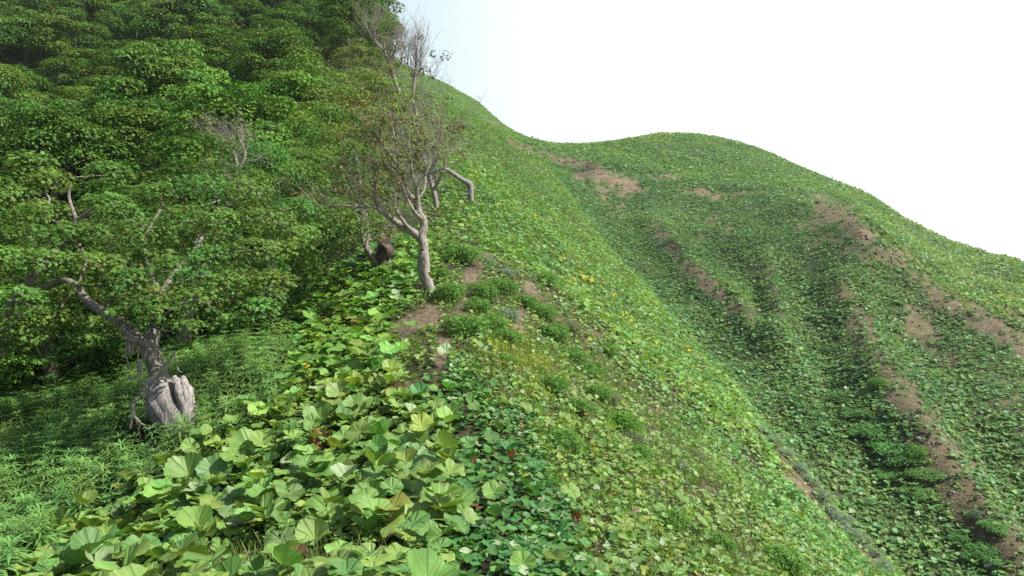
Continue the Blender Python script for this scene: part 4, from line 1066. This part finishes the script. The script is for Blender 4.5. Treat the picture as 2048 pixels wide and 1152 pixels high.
def wood():
    r_ = np.random.default_rng(99); pts = []
    for _ in range(26000):
        Y = math.sqrt(r_.uniform(11.5 ** 2, 100 ** 2)); s = r_.uniform(-0.92, -0.02); X = s * Y
        z = float(H(X, Y)); px, py = (float(v) for v in proj(X, Y, z))
        xr = np.interp(Y, [11.5, 14, 17, 20, 26, 34, 45, 60, 100], [430, 470, 520, 600, 690, 740, 755, 735, 700])
        if px > xr or px < -330: continue
        if Y < 14.2 and px > 60: continue
        dmin = np.interp(Y, [12, 25, 50, 100], [2.5, 3.2, 4.4, 6.0])
        if all((X - a) ** 2 + (Y - b) ** 2 > dmin ** 2 for a, b, *_ in pts): pts.append((X, Y, z, px, py))
    # keep those whose top can show
    out = []
    for X, Y, z, px, py in pts:
        tx, ty = proj(X, Y, z + 4.5)
        if ty > 1152 or ty < -260: continue
        v = float(grid_at(VIS.astype(float), np.array(X), np.array(Y)))
        out.append((X, Y, z, px, float(ty), v))
    return out
WOOD = wood(); print('wood trees', len(WOOD))

def wood_labels(items):
    """one phrase per crown from its tone and its place on the wooded hillside"""
    ordn = ['first', 'second', 'third', 'fourth', 'fifth', 'sixth', 'seventh', 'eighth', 'ninth', 'tenth', 'eleventh', 'twelfth', 'thirteenth', 'fourteenth', 'fifteenth', 'sixteenth', 'seventeenth', 'eighteenth', 'nineteenth', 'twentieth']
    ids = sorted(range(len(items)), key=lambda i: items[i][1]); n = 11; lab = {}
    rows = [ids[i:i + n] for i in range(0, len(ids), n)]
    for k, row_ in enumerate(rows):
        row_.sort(key=lambda i: items[i][3])
        for j, i in enumerate(row_):
            lab[i] = f"{items[i][6]} crown, {ordn[j]} from left in {ordn[k]} row up the wooded hillside"
    return lab

def plant_wood():
    r_ = np.random.default_rng(7); items = []
    for X, Y, z, px, ty, v in WOOD:
        dry = (px > 600 and Y > 30) and r_.uniform() < 0.6
        sc_ = r_.uniform(0.85, 1.15) * np.interp(Y, [12, 18, 30, 60, 100], [0.85, 1.08, 1.15, 1.2, 1.45])
        items.append((X, Y, z, px, ty, v, 'twiggy olive' if dry else ('small rounded green' if sc_ < 0.98 else 'rounded green' if sc_ < 1.12 else 'broad green'), dry, sc_))
    lab = wood_labels(items)
    for i, (X, Y, z, px, ty, v, w_, dry, sc_) in enumerate(items):
        tm = TEMPL_DRY[i % 2] if dry else TEMPL_NEAR[i % 3] if Y < 27 else TEMPL_FAR[i % 4]
        e = empty('twiggy_tree' if dry else 'maple_tree', (X, Y, z - 0.1)); e.scale = (sc_ * r_.uniform(.95, 1.15), sc_ * r_.uniform(.95, 1.1), sc_ * r_.uniform(.78, 1.3))
        e.rotation_euler = (r_.normal(0, .05), r_.normal(-.05, .05), r_.uniform(0, 6.28))
        tag(e, lab[i], 'tree', 'trees of the wooded hollow')
        obj('trunk', tm[0], e); obj('crown', tm[1], e)
plant_wood()

# ------------------------------------------------------------------ single large leaves in front
LB = [T_round(40, 7, seed=200 + k, cup=(0.12, 0.3, 0.2, 0.4, 0.06, 0.25)[k], ruf=(0.05, 0.09, 0.12, 0.07, 0.06, 0.1)[k], fold=(0, 0.05, 0, 0.3, 0, 0.15)[k], teeth=0.035, sinus=0.5) for k in range(6)]
BIG = [  # px, py, width px, tilt right, tilt to viewer, spin deg, variant, tone, label
    (653, 932, 92, .0, .75, 170, 4, 'mid', 'round butterbur leaf chewed at its centre, left of the dark gap'),
    (822, 928, 112, .12, .5, 20, 0, 'cool', 'wide butterbur leaf with toothed upper rim right of the dark gap'),
    (815, 893, 100, -.1, .35, 10, 1, 'mid', 'wavy-edged butterbur leaf just behind the wide toothed one'),
    (835, 972, 120, .2, .45, 200, 2, 'cool', 'butterbur leaf with small brown spots near its stalk end'),
    (885, 1018, 112, .3, .6, 30, 1, 'mid', 'large plain green butterbur leaf above the brown withered rim'),
    (745, 1005, 78, -.1, .7, 0, 3, 'mid', 'upright fan-shaped butterbur leaf at the bottom middle'),
    (652, 1018, 100, .1, .75, 185, 0, 'mid', 'large flat butterbur leaf low in the middle foreground'),
    (838, 1058, 140, .15, .35, 60, 2, 'yellow', 'yellowing ragged butterbur leaf beside the brown withered rim'),
    (742, 1110, 76, .0, .55, 150, 0, 'pale', 'pale butterbur leaf with crinkled edge in the bottom grass'),
    (700, 1126, 76, -.2, .4, 230, 5, 'pale', 'pale leaf with browned veins at the bottom edge grass'),
    (628, 1078, 72, -.1, .6, 350, 3, 'pale', 'bright pale fan leaf just above the grass patch'),
    (560, 1080, 66, .1, .85, 190, 4, 'dull', 'dull grey-green narrow leaf standing behind the grass blades'),
    (375, 950, 80, -.15, .6, 10, 3, 'mid', 'folded fan leaf at the edge of the feathery herbs'),
    (432, 945, 76, .1, .6, 340, 1, 'cool', 'dark folded leaf right of the fan leaf by the herbs'),
    (500, 892, 80, .0, .5, 15, 1, 'mid', 'broad scalloped leaf at the upper left of the leaf bed'),
    (385, 1000, 88, .0, .6, 20, 5, 'cool', 'smooth broad leaf behind the three yellow seed heads'),
    (333, 1008, 72, -.1, .45, 330, 0, 'mid', 'flat leaf left of the smooth broad leaf'),
    (207, 1085, 74, -.2, .55, 40, 5, 'shine', 'glossy folded leaf with yellow veins at lower left'),
    (258, 1096, 56, .1, .8, 180, 4, 'pale', 'upright pale round leaf with a red spot on its rim'),
    (318, 1098, 84, .0, .75, 185, 2, 'shine', 'glossy lobed leaf with star-like yellow veins'),
    (440, 1092, 40, .1, .5, 170, 5, 'mid', 'small cupped leaf with a dark hole at its middle'),
    (120, 1120, 80, -.2, .4, 90, 1, 'cool', 'bluish cupped leaf in the lower left corner clump'),
    (195, 1138, 70, .0, .5, 140, 0, 'mid', 'rounded leaf at the bottom left edge of the frame'),
    (1045, 1130, 60, .2, .6, 10, 1, 'mid', 'largest leaf among the small trailing ones at bottom'),
    (985, 985, 50, .2, .6, 30, 5, 'mid', 'fan leaf at the border of the small trailing leaves'),
    (640, 838, 62, -.1, .6, 20, 3, 'mid', 'split two-winged leaf in the upper leaf bed'),
    (715, 815, 60, .1, .6, 330, 1, 'mid', 'bluish wide leaf at the top of the leaf bed'),
    (680, 792, 55, .0, .7, 0, 3, 'pale', 'bright upright leaf right of the yellow flower'),
    (470, 1010, 90, .1, .4, 60, 2, 'dull', 'large dull leaf right of the three yellow seed heads'),
    (930, 1040, 70, .35, .55, 20, 4, 'pale', 'pale leaf edge-on beside the yellowing ragged leaf'),
]
TONE = {'mid': (0.18, 0.335, 0.07), 'cool': (0.15, 0.31, 0.095), 'pale': (0.26, 0.40, 0.11), 'yellow': (0.26, 0.39, 0.08), 'dull': (0.15, 0.26, 0.09), 'shine': (0.11, 0.30, 0.075)}
def big_leaves():
    r_ = np.random.default_rng(12)
    for i, (px, py, w, tx, ty, spin, v, tone, lb) in enumerate(BIG):
        Y = hit(px, min(py + 34, 1149 if py < 1100 else 1200))[1]
        Y = min(Y, hit(px, py)[1] * 0.985)
        c_ = P(px, py, Y); g = float(H(c_[0], c_[1])); size = w * Y / F * 0.95
        base = np.array([c_[0] + r_.normal(0, .03), c_[1] + .05, g - .01])
        e = tag(empty('butterbur_plant', base), lb, 'plant', 'large butterbur leaves in front')
        T = LB[v]; V, U = T[0].copy(), T[2]
        Fa = T[1]
        if 'chewed' in lb or 'dark hole' in lb:      # leave out a few facets: the eaten hole
            cen = V[Fa].mean(1); k1 = np.hypot(cen[:, 0] + .02, cen[:, 1] - .02) < .055; k2 = np.hypot(cen[:, 0] - .02, cen[:, 1] + .12) < .04
            Fa = Fa[~(k1 | k2)]
        C = np.array(TONE[tone])[None] * (1 + 0.12 * fbm(V[:, 0] * 5 + i, V[:, 1] * 5)[:, None])
        rim = np.clip((np.hypot(V[:, 0], V[:, 1]) - .42) / .12, 0, 1)[:, None]
        if 'brown' in lb or tone == 'yellow': 
            msk = rim * np.clip(fbm(V[:, 0] * 3 + i, V[:, 1] * 3)[:, None] * 2 + .5, 0, 1); C = C * (1 - msk) + np.array([0.22, 0.12, 0.06]) * msk
        if 'red spot' in lb:
            msk = np.clip(1.3 - np.hypot(V[:, 0] - .1, V[:, 1] + .40) / .07, 0, 1)[:, None]; C = C * (1 - msk) + np.array([0.35, 0.04, 0.02]) * msk
        n_ = np.array([[tx, -ty, 1.0]])
        W, F2, _, _ = instance((V, Fa, U, T[3]), c_[None], n_, np.array([R(spin)]), np.array([size]), np.ones((1, 3)))
        obj('leaf', mesh_from('leaf', W - base, [F2], M['butterbur'], C * T[3][:, None], U), e)
        sp_ = spline([[*base, .009], [*(base * .5 + c_ * .5 + [0, .03, 0]), .007], [*c_, .005]], 4)
        V2, Fq, U2 = tube(sp_[:, :3], sp_[:, 3], 6); obj('stalk', mesh_from('stalk', V2 - base, [Fq], M['grass'], np.full((len(V2), 3), 1) * np.array([0.2, 0.24, 0.08])), e)
big_leaves()

def withered():
    r_ = np.random.default_rng(14)
    L_ = [(640, 884, 40, (0.30, 0.17, 0.07), 'curled brown and yellow dead leaf above the chewed leaf'), (668, 888, 26, (0.17, 0.085, 0.06), 'small dark shrivelled leaf right of the curled brown one'),
          (886, 1068, 46, (0.17, 0.10, 0.07), 'withered brown leaf hanging at the ragged yellowing leaf'), (826, 830, 16, (0.30, 0.06, 0.04), 'reddish dead leaf in the upper leaf bed'),
          (1020, 912, 15, (0.36, 0.10, 0.05), 'orange-red dead leaf on the small trailing leaves'), (500, 1145, 36, (0.22, 0.11, 0.07), 'rust-brown dead leaf at the bottom edge'), (648, 1140, 34, (0.10, 0.07, 0.055), 'blackish crumpled leaf in the bottom grass'),
          (1155, 1035, 16, (0.30, 0.10, 0.05), 'rusty dead leaf on the lower right trailing leaves'), (308, 1025, 18, (0.28, 0.2, 0.14), 'tan dry leaf left of the tallest seed head')]
    for i, (px, py, w, c_, lb) in enumerate(L_):
        Y = hit(px, min(py + 15, 1149))[1] * .985; p = P(px, py, Y); size = w * Y / F * 1.3
        T = T_round(22, 5, cup=0.7, ruf=0.5, seed=300 + i, teeth=0.08)
        V = T[0] * 1.0; V[:, 2] += 0.22 * fbm(V[:, 0] * 7, V[:, 1] * 7, i * 3.3); V[:, 0] *= 0.75
        W, F2, C, U = instance((V, T[1], T[2], T[3]), p[None], np.array([[r_.normal(0, .5), -.8, .7]]), r_.uniform(0, 6, 1), np.array([size]), np.array([c_]))
        C = C * (1 + .6 * fbm(V[:, 0] * 6, V[:, 1] * 6, i)[:, None])
        o = obj('withered_leaf', mesh_from('withered_leaf', W - p, [F2], M['cover'], np.clip(C, .01, 1), U), loc=p); tag(o, lb, 'dead leaf')
withered()

# ------------------------------------------------------------------ bushes and tufts
def bush_mesh(seed, n=700, ln=(0.10, 0.2), w=0.5, c_=(0.105, 0.235, 0.04), flat=0.75, mat='grass', up=0.5, jit=.3, lumps=9):
    """dome of fine leaflets in lumps, unit radius"""
    r_ = np.random.default_rng(seed); out = MB()
    for k in range(lumps):
        a = k * 2.399; q_ = 0.68 * math.sqrt((k + .4) / lumps); cz = flat * (0.75 - 0.7 * q_ * q_) * r_.uniform(.75, 1.1); cr_ = r_.uniform(.32, .48)
        m = n // lumps; d = norm(r_.normal(0, 1, (m, 3)) + np.array([0, 0, 0.5]))
        p = np.array([math.cos(a) * q_, math.sin(a) * q_, cz]) + d * cr_ * r_.uniform(.4, 1.05, (m, 1)) ** .7
        C = jitter_col(np.array(c_) * math.exp(r_.normal(0, .1)), r_, m, .16, .1)
        V, Fa, Cc, U = instance(TQ, p, norm(d * .5 + np.array([0, 0, up]) + r_.normal(0, .45, (m, 3))), r_.uniform(0, 6.28, m), r_.uniform(*ln, m), C, np.tile([[w, 1, 1]], (m, 1)))
        out.add(V, Fa, Cc, U)
    return out.mesh('foliage', M[mat])
def stem_mesh(seed):
    r_ = np.random.default_rng(seed); mb = MB()
    for i in range(7):
        a = r_.uniform(0, 6.28); e_ = np.array([math.cos(a) * .5, math.sin(a) * .5, .5])
        V, Fq, U = tube(np.array([[0, 0, -.25], e_ * .4, e_]), np.array([.03, .022, .01]), 4); mb.add(V, Fq, np.full((len(V), 3), .3), U)
    return mb.mesh('stems', M['darkbark'])
BM = {'green': [bush_mesh(400 + k, 2600, (.08, .17), .5, (0.145, 0.315, 0.06), .8) for k in range(3)], 'grey': [bush_mesh(410 + k, 1500, (.10, .2), .45, (0.25, 0.35, 0.24), .7) for k in range(2)],
      'shrub': [bush_mesh(420 + k, 2200, (.08, .16), .9, (0.10, 0.235, 0.055), .7, 'tree') for k in range(3)], 'lime': [bush_mesh(430, 2600, (.08, .17), .6, (0.16, 0.36, 0.05), .85)],
      'dim': [bush_mesh(440 + k, 1500, (.09, .18), .4, (0.16, 0.2, 0.10), .6) for k in range(2)]}
SM = [stem_mesh(450), stem_mesh(451)]
def bush(i, px, py, w, kind, label, cat='bush', ymin=2.0, group=None, nm='green_bush', squash=1.0, ymax=None):
    h = hit(px, py + w * .22, ymin); r_ = np.random.default_rng(1000 + i)
    s = w * h[1] / F * .68
    e = empty(nm, h + np.array([0, 0, -.02 * s])); e.scale = (s * r_.uniform(.9, 1.15), s * r_.uniform(.9, 1.1), s * r_.uniform(.8, 1.05) * squash); 
    n_ = Hn(h[0], h[1]); e.rotation_euler = Vector((n_[0] * .35, n_[1] * .35, 1)).to_track_quat('Z', 'Y').to_euler(); e.rotation_euler.rotate_axis('Z', r_.uniform(0, 6.28))
    tag(e, label, cat, group); obj('foliage', BM[kind][i % len(BM[kind])], e); obj('stems', SM[i % 2], e)
GB = [(925, 512, 66, 'rounded feathery bush behind the top of the dirt path'), (880, 548, 40, 'small bush between the pale trunk and the path'), (900, 590, 60, 'soft green bush left of the narrow dirt path'),
      (962, 585, 62, 'dense bush hugging the right side of the narrow path'), (955, 612, 60, 'lower bush right of the narrow path'), (1005, 575, 56, 'bush right of the two by the narrow path'), (930, 655, 78, 'wide feathery bush between the two bare soil patches'),
      (985, 650, 60, 'bush below the small bare patch on the crest'), (1050, 605, 48, 'bush above the right small bare patch'), (1090, 625, 52, 'bush right of the right small bare patch'), (1105, 670, 60, 'bush on the upper right flank'),
      (1010, 675, 55, 'bush above the yellow grass streak'), (1148, 712, 52, 'bush at the shoulder of the right flank'), (1180, 745, 50, 'bush below the one on the shoulder'), (1105, 775, 58, 'bush right of the yellow grass streak'),
      (1160, 818, 56, 'bush above the bright rounded bush'), (1125, 880, 74, 'dark feathery bush left of the bright rounded bush'), (1195, 790, 44, 'small bush in the middle of the right flank'),
      (1090, 560, 40, 'small bush near the upper bare soil streak'), (1340, 1040, 70, 'grassy bush in the lower right flank'), (1560, 1120, 90, 'bright grassy bush at the bottom right of the near slope'),
      (745, 740, 46, 'feathery bush at the back of the leaf bed'), (1275, 905, 52, 'low bush on the lower middle flank'), (1440, 1090, 56, 'low bush near the bottom of the right flank'), (1215, 700, 40, 'tiny bush high on the right flank'),
      (1010, 720, 44, 'low bush beside the yellow grass streak'), (1060, 820, 46, 'low bush above the trailing small leaves')]
for i, (px, py, w, lb) in enumerate(GB): bush(i, px, py, w, 'green', lb, group='feathery bushes on the near slope')
bush(40, 1240, 848, 62, 'lime', 'bright green rounded bush on the right flank')
GW = [(975, 524, 24, 'small silvery tuft at the top of the path'), (1012, 546, 34, 'silvery wormwood beside the upper crest bushes'), (1018, 632, 42, 'silvery wormwood by the small bare patch'), (1190, 700, 26, 'grey tuft on the right shoulder'),
      (480, 1140, 62, 'silvery wormwood plant at the bottom edge of the frame'), (1222, 800, 24, 'grey tuft above the bright rounded bush'), (1360, 930, 34, 'blue-grey tuft low on the right flank'),
      (1524, 862, 30, 'topmost silvery tuft along the eroded spur edge'), (1548, 882, 34, 'second silvery tuft down the eroded spur edge'), (1570, 906, 34, 'third silvery tuft down the eroded spur edge'), (1596, 935, 40, 'fourth silvery tuft down the spur edge'),
      (1618, 962, 36, 'fifth silvery tuft down the spur edge'), (1640, 992, 38, 'sixth silvery tuft down the spur edge'), (1656, 1020, 34, 'seventh silvery tuft down the spur edge'), (1678, 1042, 44, 'rounded silvery tuft, eighth down the spur edge'),
      (1698, 1064, 44, 'rounded silvery tuft, ninth down the spur edge'), (1722, 1080, 38, 'tenth silvery tuft down the spur edge'), (1744, 1104, 36, 'eleventh silvery tuft down the spur edge'), (1765, 1130, 40, 'lowest silvery tuft on the spur edge')]
for i, (px, py, w, lb) in enumerate(GW): bush(60 + i, px, py, w, 'grey', lb, 'tuft', group='silvery wormwood tufts', nm='wormwood_tuft')
FS = [(1685, 785, 60, 'uppermost dark shrub in the deep hollow'), (1722, 812, 64, 'dark shrub below the uppermost one in the hollow'), (1690, 836, 50, 'dark shrub on the left of the hollow group'), (1742, 852, 56, 'dark shrub midway down the hollow'),
      (1775, 880, 60, 'wide dark shrub in the lower hollow'), (1812, 905, 60, 'dark shrub left of the bare rib'), (1850, 938, 50, 'dark shrub touching the bare rib'), (1780, 935, 50, 'dark shrub low in the hollow'), (1835, 975, 48, 'dark shrub under the rib edge'),
      (1970, 1095, 66, 'large dark shrub at the lower right corner'), (1925, 1065, 44, 'small dark shrub left of the corner shrub'), (1990, 1045, 44, 'dark shrub above the corner shrub'), (1660, 690, 40, 'small dark shrub high in the hollow'),
      (1720, 560, 22, 'tiny shrub near the scree streak'), (1790, 600, 22, 'tiny shrub under the long soil scarp')]
for i, (px, py, w, lb) in enumerate(FS): bush(90 + i, px, py, w * 1.15, 'shrub', lb, 'shrub', 24, 'dark shrubs of the far gully side', 'dark_shrub', 0.38)
bush(110, 1757, 768, 34, 'lime', 'bright green shrub at the head of the bare rib', 'shrub', 24, nm='green_shrub')
bush(111, 1835, 905, 34, 'lime', 'bright green shrub on the left edge of the bare rib', 'shrub', 24, nm='green_shrub')
bush(112, 1955, 1030, 24, 'grey', 'pale rounded tuft on the lower bare rib', 'tuft', 20, nm='wormwood_tuft')
bush(113, 1990, 1135, 26, 'grey', 'pale rounded tuft near the bottom right corner', 'tuft', 20, nm='wormwood_tuft')
DS = [(1205, 780, 60, 'brownish weedy mound on the right flank'), (1260, 870, 60, 'brownish weedy mound below the bright bush'), (1140, 650, 50, 'dull weedy mound on the upper flank'), (1380, 900, 60, 'dull weedy mound low on the flank'), (1230, 760, 44, 'dull weedy mound at mid flank'), (1300, 980, 56, 'dull weedy mound above the grassy bush')]
for i, (px, py, w, lb) in enumerate(DS): bush(120 + i, px, py, w, 'dim', lb, 'weeds', group='weedy mounds', nm='weedy_mound', squash=.6)

# ------------------------------------------------------------------ yellow flowers, seed heads
def flower_clump(px, py, w, n, label, seed, ymin=2.0, hgt=0.5):
    r_ = np.random.default_rng(seed); h = hit(px, py + 6, ymin); Y = h[1]; rad = w * Y / F * .5
    e = tag(empty('yellow_flower', h), label, 'flower', 'yellow flowers on the slope' if w < 30 and Y > 10 else None)
    pm = MB(); sm = MB()
    th = np.linspace(0, 6.283, 9)[:-1]
    fs_ = max(0.016, 2.3 * Y / F)
    for i in range(n):
        a = r_.uniform(0, 6.28); q_ = rad * math.sqrt(r_.uniform()); p = np.array([math.cos(a) * q_, math.sin(a) * q_, r_.uniform(.22, .42)])
        V = np.vstack([[0, 0, .3], np.stack([np.cos(th), np.sin(th), .25 * np.cos(th * 4)], 1)]) * fs_
        tl = norm(np.array([r_.normal(0, .4), -.6 + r_.normal(0, .3), 1.0])); x = norm(np.cross([0, 1, 0], tl)); y = np.cross(tl, x)
        V = V[:, 0:1] * x + V[:, 1:2] * y + V[:, 2:3] * tl
        pm.add(V + p, np.array([[0, 1 + k, 1 + (k + 1) % 8] for k in range(8)]), np.vstack([[.65, .42, .01]] + [[.82, .70, .03]] * 8))
        V, Fq, U = tube(np.array([[p[0] * .5, p[1] * .5, -.05], [p[0] * .8, p[1] * .8, p[2] * .5], p]), np.full(3, .003), 3); sm.add(V, Fq, np.full((len(V), 3), 1) * np.array([.12, .2, .05]))
    obj('petals', pm.mesh('petals', M['petal']), e); obj('stalks', sm.mesh('stalks', M['grass']), e)
FL = [(617, 790, 14, 7, 'single yellow flower head above the upper leaf bed'), (1168, 566, 18, 12, 'biggest yellow flower patch on the upper slope'), (1186, 572, 14, 8, 'yellow flowers just right of the biggest patch'), (1160, 552, 8, 2, 'two yellow dots above the biggest patch'),
      (1207, 570, 8, 4, 'small yellow cluster right of the biggest patch'), (1228, 600, 8, 4, 'small yellow cluster below the biggest patch'), (1250, 642, 12, 7, 'yellow flowers midway down the slope edge'), (1264, 650, 8, 5, 'yellow flowers right of the midway ones'),
      (1126, 524, 8, 4, 'yellow flowers above left of the biggest patch'), (1140, 580, 8, 4, 'yellow flowers below left of the biggest patch'), (1165, 510, 7, 3, 'topmost yellow flowers on the upper slope'), (1378, 708, 8, 4, 'lowest yellow flowers near the slope edge'), (1070, 440, 6, 3, 'far yellow specks high on the slope'), (1310, 702, 7, 3, 'yellow specks left of the lowest flowers')]
for i, (px, py, w, n, lb) in enumerate(FL): flower_clump(px, py, w, n, lb, 600 + i)
def seed_heads():
    for i, (px, py, hgt, lb) in enumerate([(266, 1030, 1.0, 'leftmost and smallest yellow-green seed head'), (319, 1024, 1.3, 'plump yellow-green seed head in the middle of three'), (340, 1022, 1.7, 'tall knobbly yellow-green seed head on the right')]):
        Y = hit(px, 1060)[1] * .97; p = P(px, py, Y); g = np.array([p[0] + .01, p[1] + .02, float(H(p[0], p[1])) - .02]); s = Y / F
        e = tag(empty('seed_head', g), lb, 'seed head', None); r_ = np.random.default_rng(i)
        mb = MB(); n = int(26 * hgt)
        V, Fa, C, U = instance(TQ, p + r_.normal(0, 1, (n, 3)) * s * np.array([1.8, 1.8, 3.6 * hgt]), r_.normal(0, 1, (n, 3)), r_.uniform(0, 6, n), np.full(n, s * 7), jitter_col((.42, .50, .07), r_, n)); mb.add(V, Fa, C)
        obj('flower_spike', mb.mesh('flower_spike', M['herb'], g), e)
        V, Fq, U = tube(np.array([g, (g + p) / 2 + [.01, 0, 0], p]), np.array([.006, .005, .004]), 5); obj('stalk', mesh_from('stalk', V - g, [Fq], M['grass'], np.full((len(V), 3), 1) * np.array([.22, .3, .07])), e)
seed_heads()

# ------------------------------------------------------------------ stones
def rock(px, py, w, lb, seed, ymin=20):
    h = hit(px, py, ymin); s = w * h[1] / F * .5; r_ = np.random.default_rng(seed)
    bm = bpy.data.meshes.new('rock'); import bmesh
    b = bmesh.new(); bmesh.ops.create_icosphere(b, subdivisions=3, radius=1)
    V = np.array([v.co[:] for v in b.verts]); k = 1 + .35 * fbm(V[:, 0] * 1.3 + seed, V[:, 1] * 1.3, V[:, 2] * 1.3) + .12 * fbm(V[:, 0] * 4, V[:, 1] * 4 + seed, V[:, 2] * 4)
    for v, kk in zip(b.verts, k): v.co = v.co * kk * s; v.co.z *= .7
    b.to_mesh(bm); b.free(); bm.materials.append(M['rock'])
    at = bm.attributes.new('col', 'FLOAT_COLOR', 'POINT'); at.data.foreach_set('color', np.full(len(bm.vertices) * 4, .5, np.float32))
    tag(obj('rock', bm, loc=h), lb, 'rock')
M['rock'] = bark_mat('grey_stone', (0.30, 0.26, 0.24), (0.15, 0.13, 0.12), scale=2.0)
for i, a in enumerate([(1477, 285, 9, 'reddish rock on the hill crest'), (1490, 290, 7, 'small rock right of the crest rock'), (1465, 281, 5, 'smallest rock left of the crest rock'), (1736, 478, 10, 'grey rock in the scree below the scarp'),
                       (1836, 878, 12, 'pale boulder at the top of the bare rib'), (1905, 985, 12, 'grey stone halfway down the bare rib'), (1972, 1125, 14, 'grey boulder at the lower right corner'), (1920, 1105, 8, 'small stone left of the corner boulder'), (1575, 870, 9, 'small stone on the eroded spur edge')]):
    rock(*a, 700 + i)

# ------------------------------------------------------------------ light, air, camera
SUN_AZ, SUN_EL = R(101), R(51)
sd = Vector((math.sin(SUN_AZ) * math.cos(SUN_EL), math.cos(SUN_AZ) * math.cos(SUN_EL), math.sin(SUN_EL)))
ld = bpy.data.lights.new('sun', 'SUN'); ld.energy = 5.0; ld.angle = R(0.6); ld.color = (1.0, 0.955, 0.88)
lo = bpy.data.objects.new('sun', ld); col.objects.link(lo); lo.rotation_euler = sd.to_track_quat('Z', 'Y').to_euler(); lo.location = (60, 0, 80)

w = bpy.data.worlds.new('World'); sc.world = w; w.use_nodes = True
t = w.node_tree; t.nodes.clear(); L = t.links.new
wo = t.nodes.new('ShaderNodeOutputWorld'); bg = t.nodes.new('ShaderNodeBackground')
sky = t.nodes.new('ShaderNodeTexSky'); sky.sky_type = 'NISHITA'; sky.sun_disc = False
sky.sun_elevation = SUN_EL; sky.sun_rotation = SUN_AZ; sky.dust_density = 3.0; sky.air_density = 1.2
tc = t.nodes.new('ShaderNodeTexCoord')
dp = t.nodes.new('ShaderNodeVectorMath'); dp.operation = 'DOT_PRODUCT'; L(tc.outputs['Generated'], dp.inputs[0])
dp.inputs[1].default_value = tuple(Vector((0.72, 0.66, 0.10)).normalized())
f = ramp(t, dp.outputs['Value'], 0.05, 0.6, 0.03, 1.0)
f2 = ramp(t, dp.outputs['Value'], 0.5, 0.84, 0.0, 1.0)
cn = N(t, 'ShaderNodeTexNoise', Scale=2.2, Detail=5.0); L(tc.outputs['Generated'], cn.inputs['Vector'])
f = mth(t, 'MINIMUM', mth(t, 'ADD', f, mth(t, 'MULTIPLY', mth(t, 'SUBTRACT', cn.outputs[0], 0.5), 0.12)), 1.0)
# bright summer haze over the blue sky (values before the background strength)
c_ = mixc(t, sky.outputs[0], mixc(t, (6.1, 7.9, 8.7), (11.5, 11.6, 11.6), f2), f)
L(c_, bg.inputs[0]); bg.inputs[1].default_value = 0.075
L(bg.outputs[0], wo.inputs[0])

# thin sea haze over the slopes
def haze():
    import bmesh
    b = bmesh.new(); bmesh.ops.create_cube(b, size=1.0)
    lo_ = [1e9] * 3; hi_ = [-1e9] * 3
    for v in bpy.data.objects['hillside_ground'].data.vertices:
        for k in range(3): lo_[k] = min(lo_[k], v.co[k]); hi_[k] = max(hi_[k], v.co[k])
    x0, x1, y0, y1, z0, z1 = lo_[0] - 2, hi_[0] + 2, lo_[1] - 2, hi_[1] + 2, lo_[2] - 1, hi_[2] + 8
    for v in b.verts: v.co = ((x0 + x1) / 2 + v.co.x * (x1 - x0), (y0 + y1) / 2 + v.co.y * (y1 - y0), (z0 + z1) / 2 + v.co.z * (z1 - z0))
    me = bpy.data.meshes.new('haze'); b.to_mesh(me); b.free()
    m, t, out = nt('haze_air'); pv = t.nodes.new('ShaderNodeVolumePrincipled')
    pv.inputs['Color'].default_value = (0.96, 0.98, 1.0, 1); pv.inputs['Density'].default_value = HAZE; pv.inputs['Anisotropy'].default_value = 0.3
    t.links.new(pv.outputs[0], out.inputs['Volume']); me.materials.append(m)
    tag(obj('haze', me), 'thin pale haze in the air over the slopes', kind='stuff')
HAZE = 0.00035
haze()

cd = bpy.data.cameras.new('camera'); cam = bpy.data.objects.new('camera', cd); col.objects.link(cam)
cd.sensor_width = 36; cd.lens = F / 2048 * 36; cd.clip_start = 0.05; cd.clip_end = 8000
cam.rotation_euler = (R(90) - PITCH, 0, 0); sc.camera = cam
sc.view_settings.view_transform = 'Standard'; sc.view_settings.look = 'None'; sc.view_settings.exposure = 0.58; sc.view_settings.gamma = 1
sc.cycles.max_bounces = 6; sc.cycles.transmission_bounces = 4; sc.cycles.diffuse_bounces = 3; sc.cycles.glossy_bounces = 2
sc.cycles.use_denoising = False
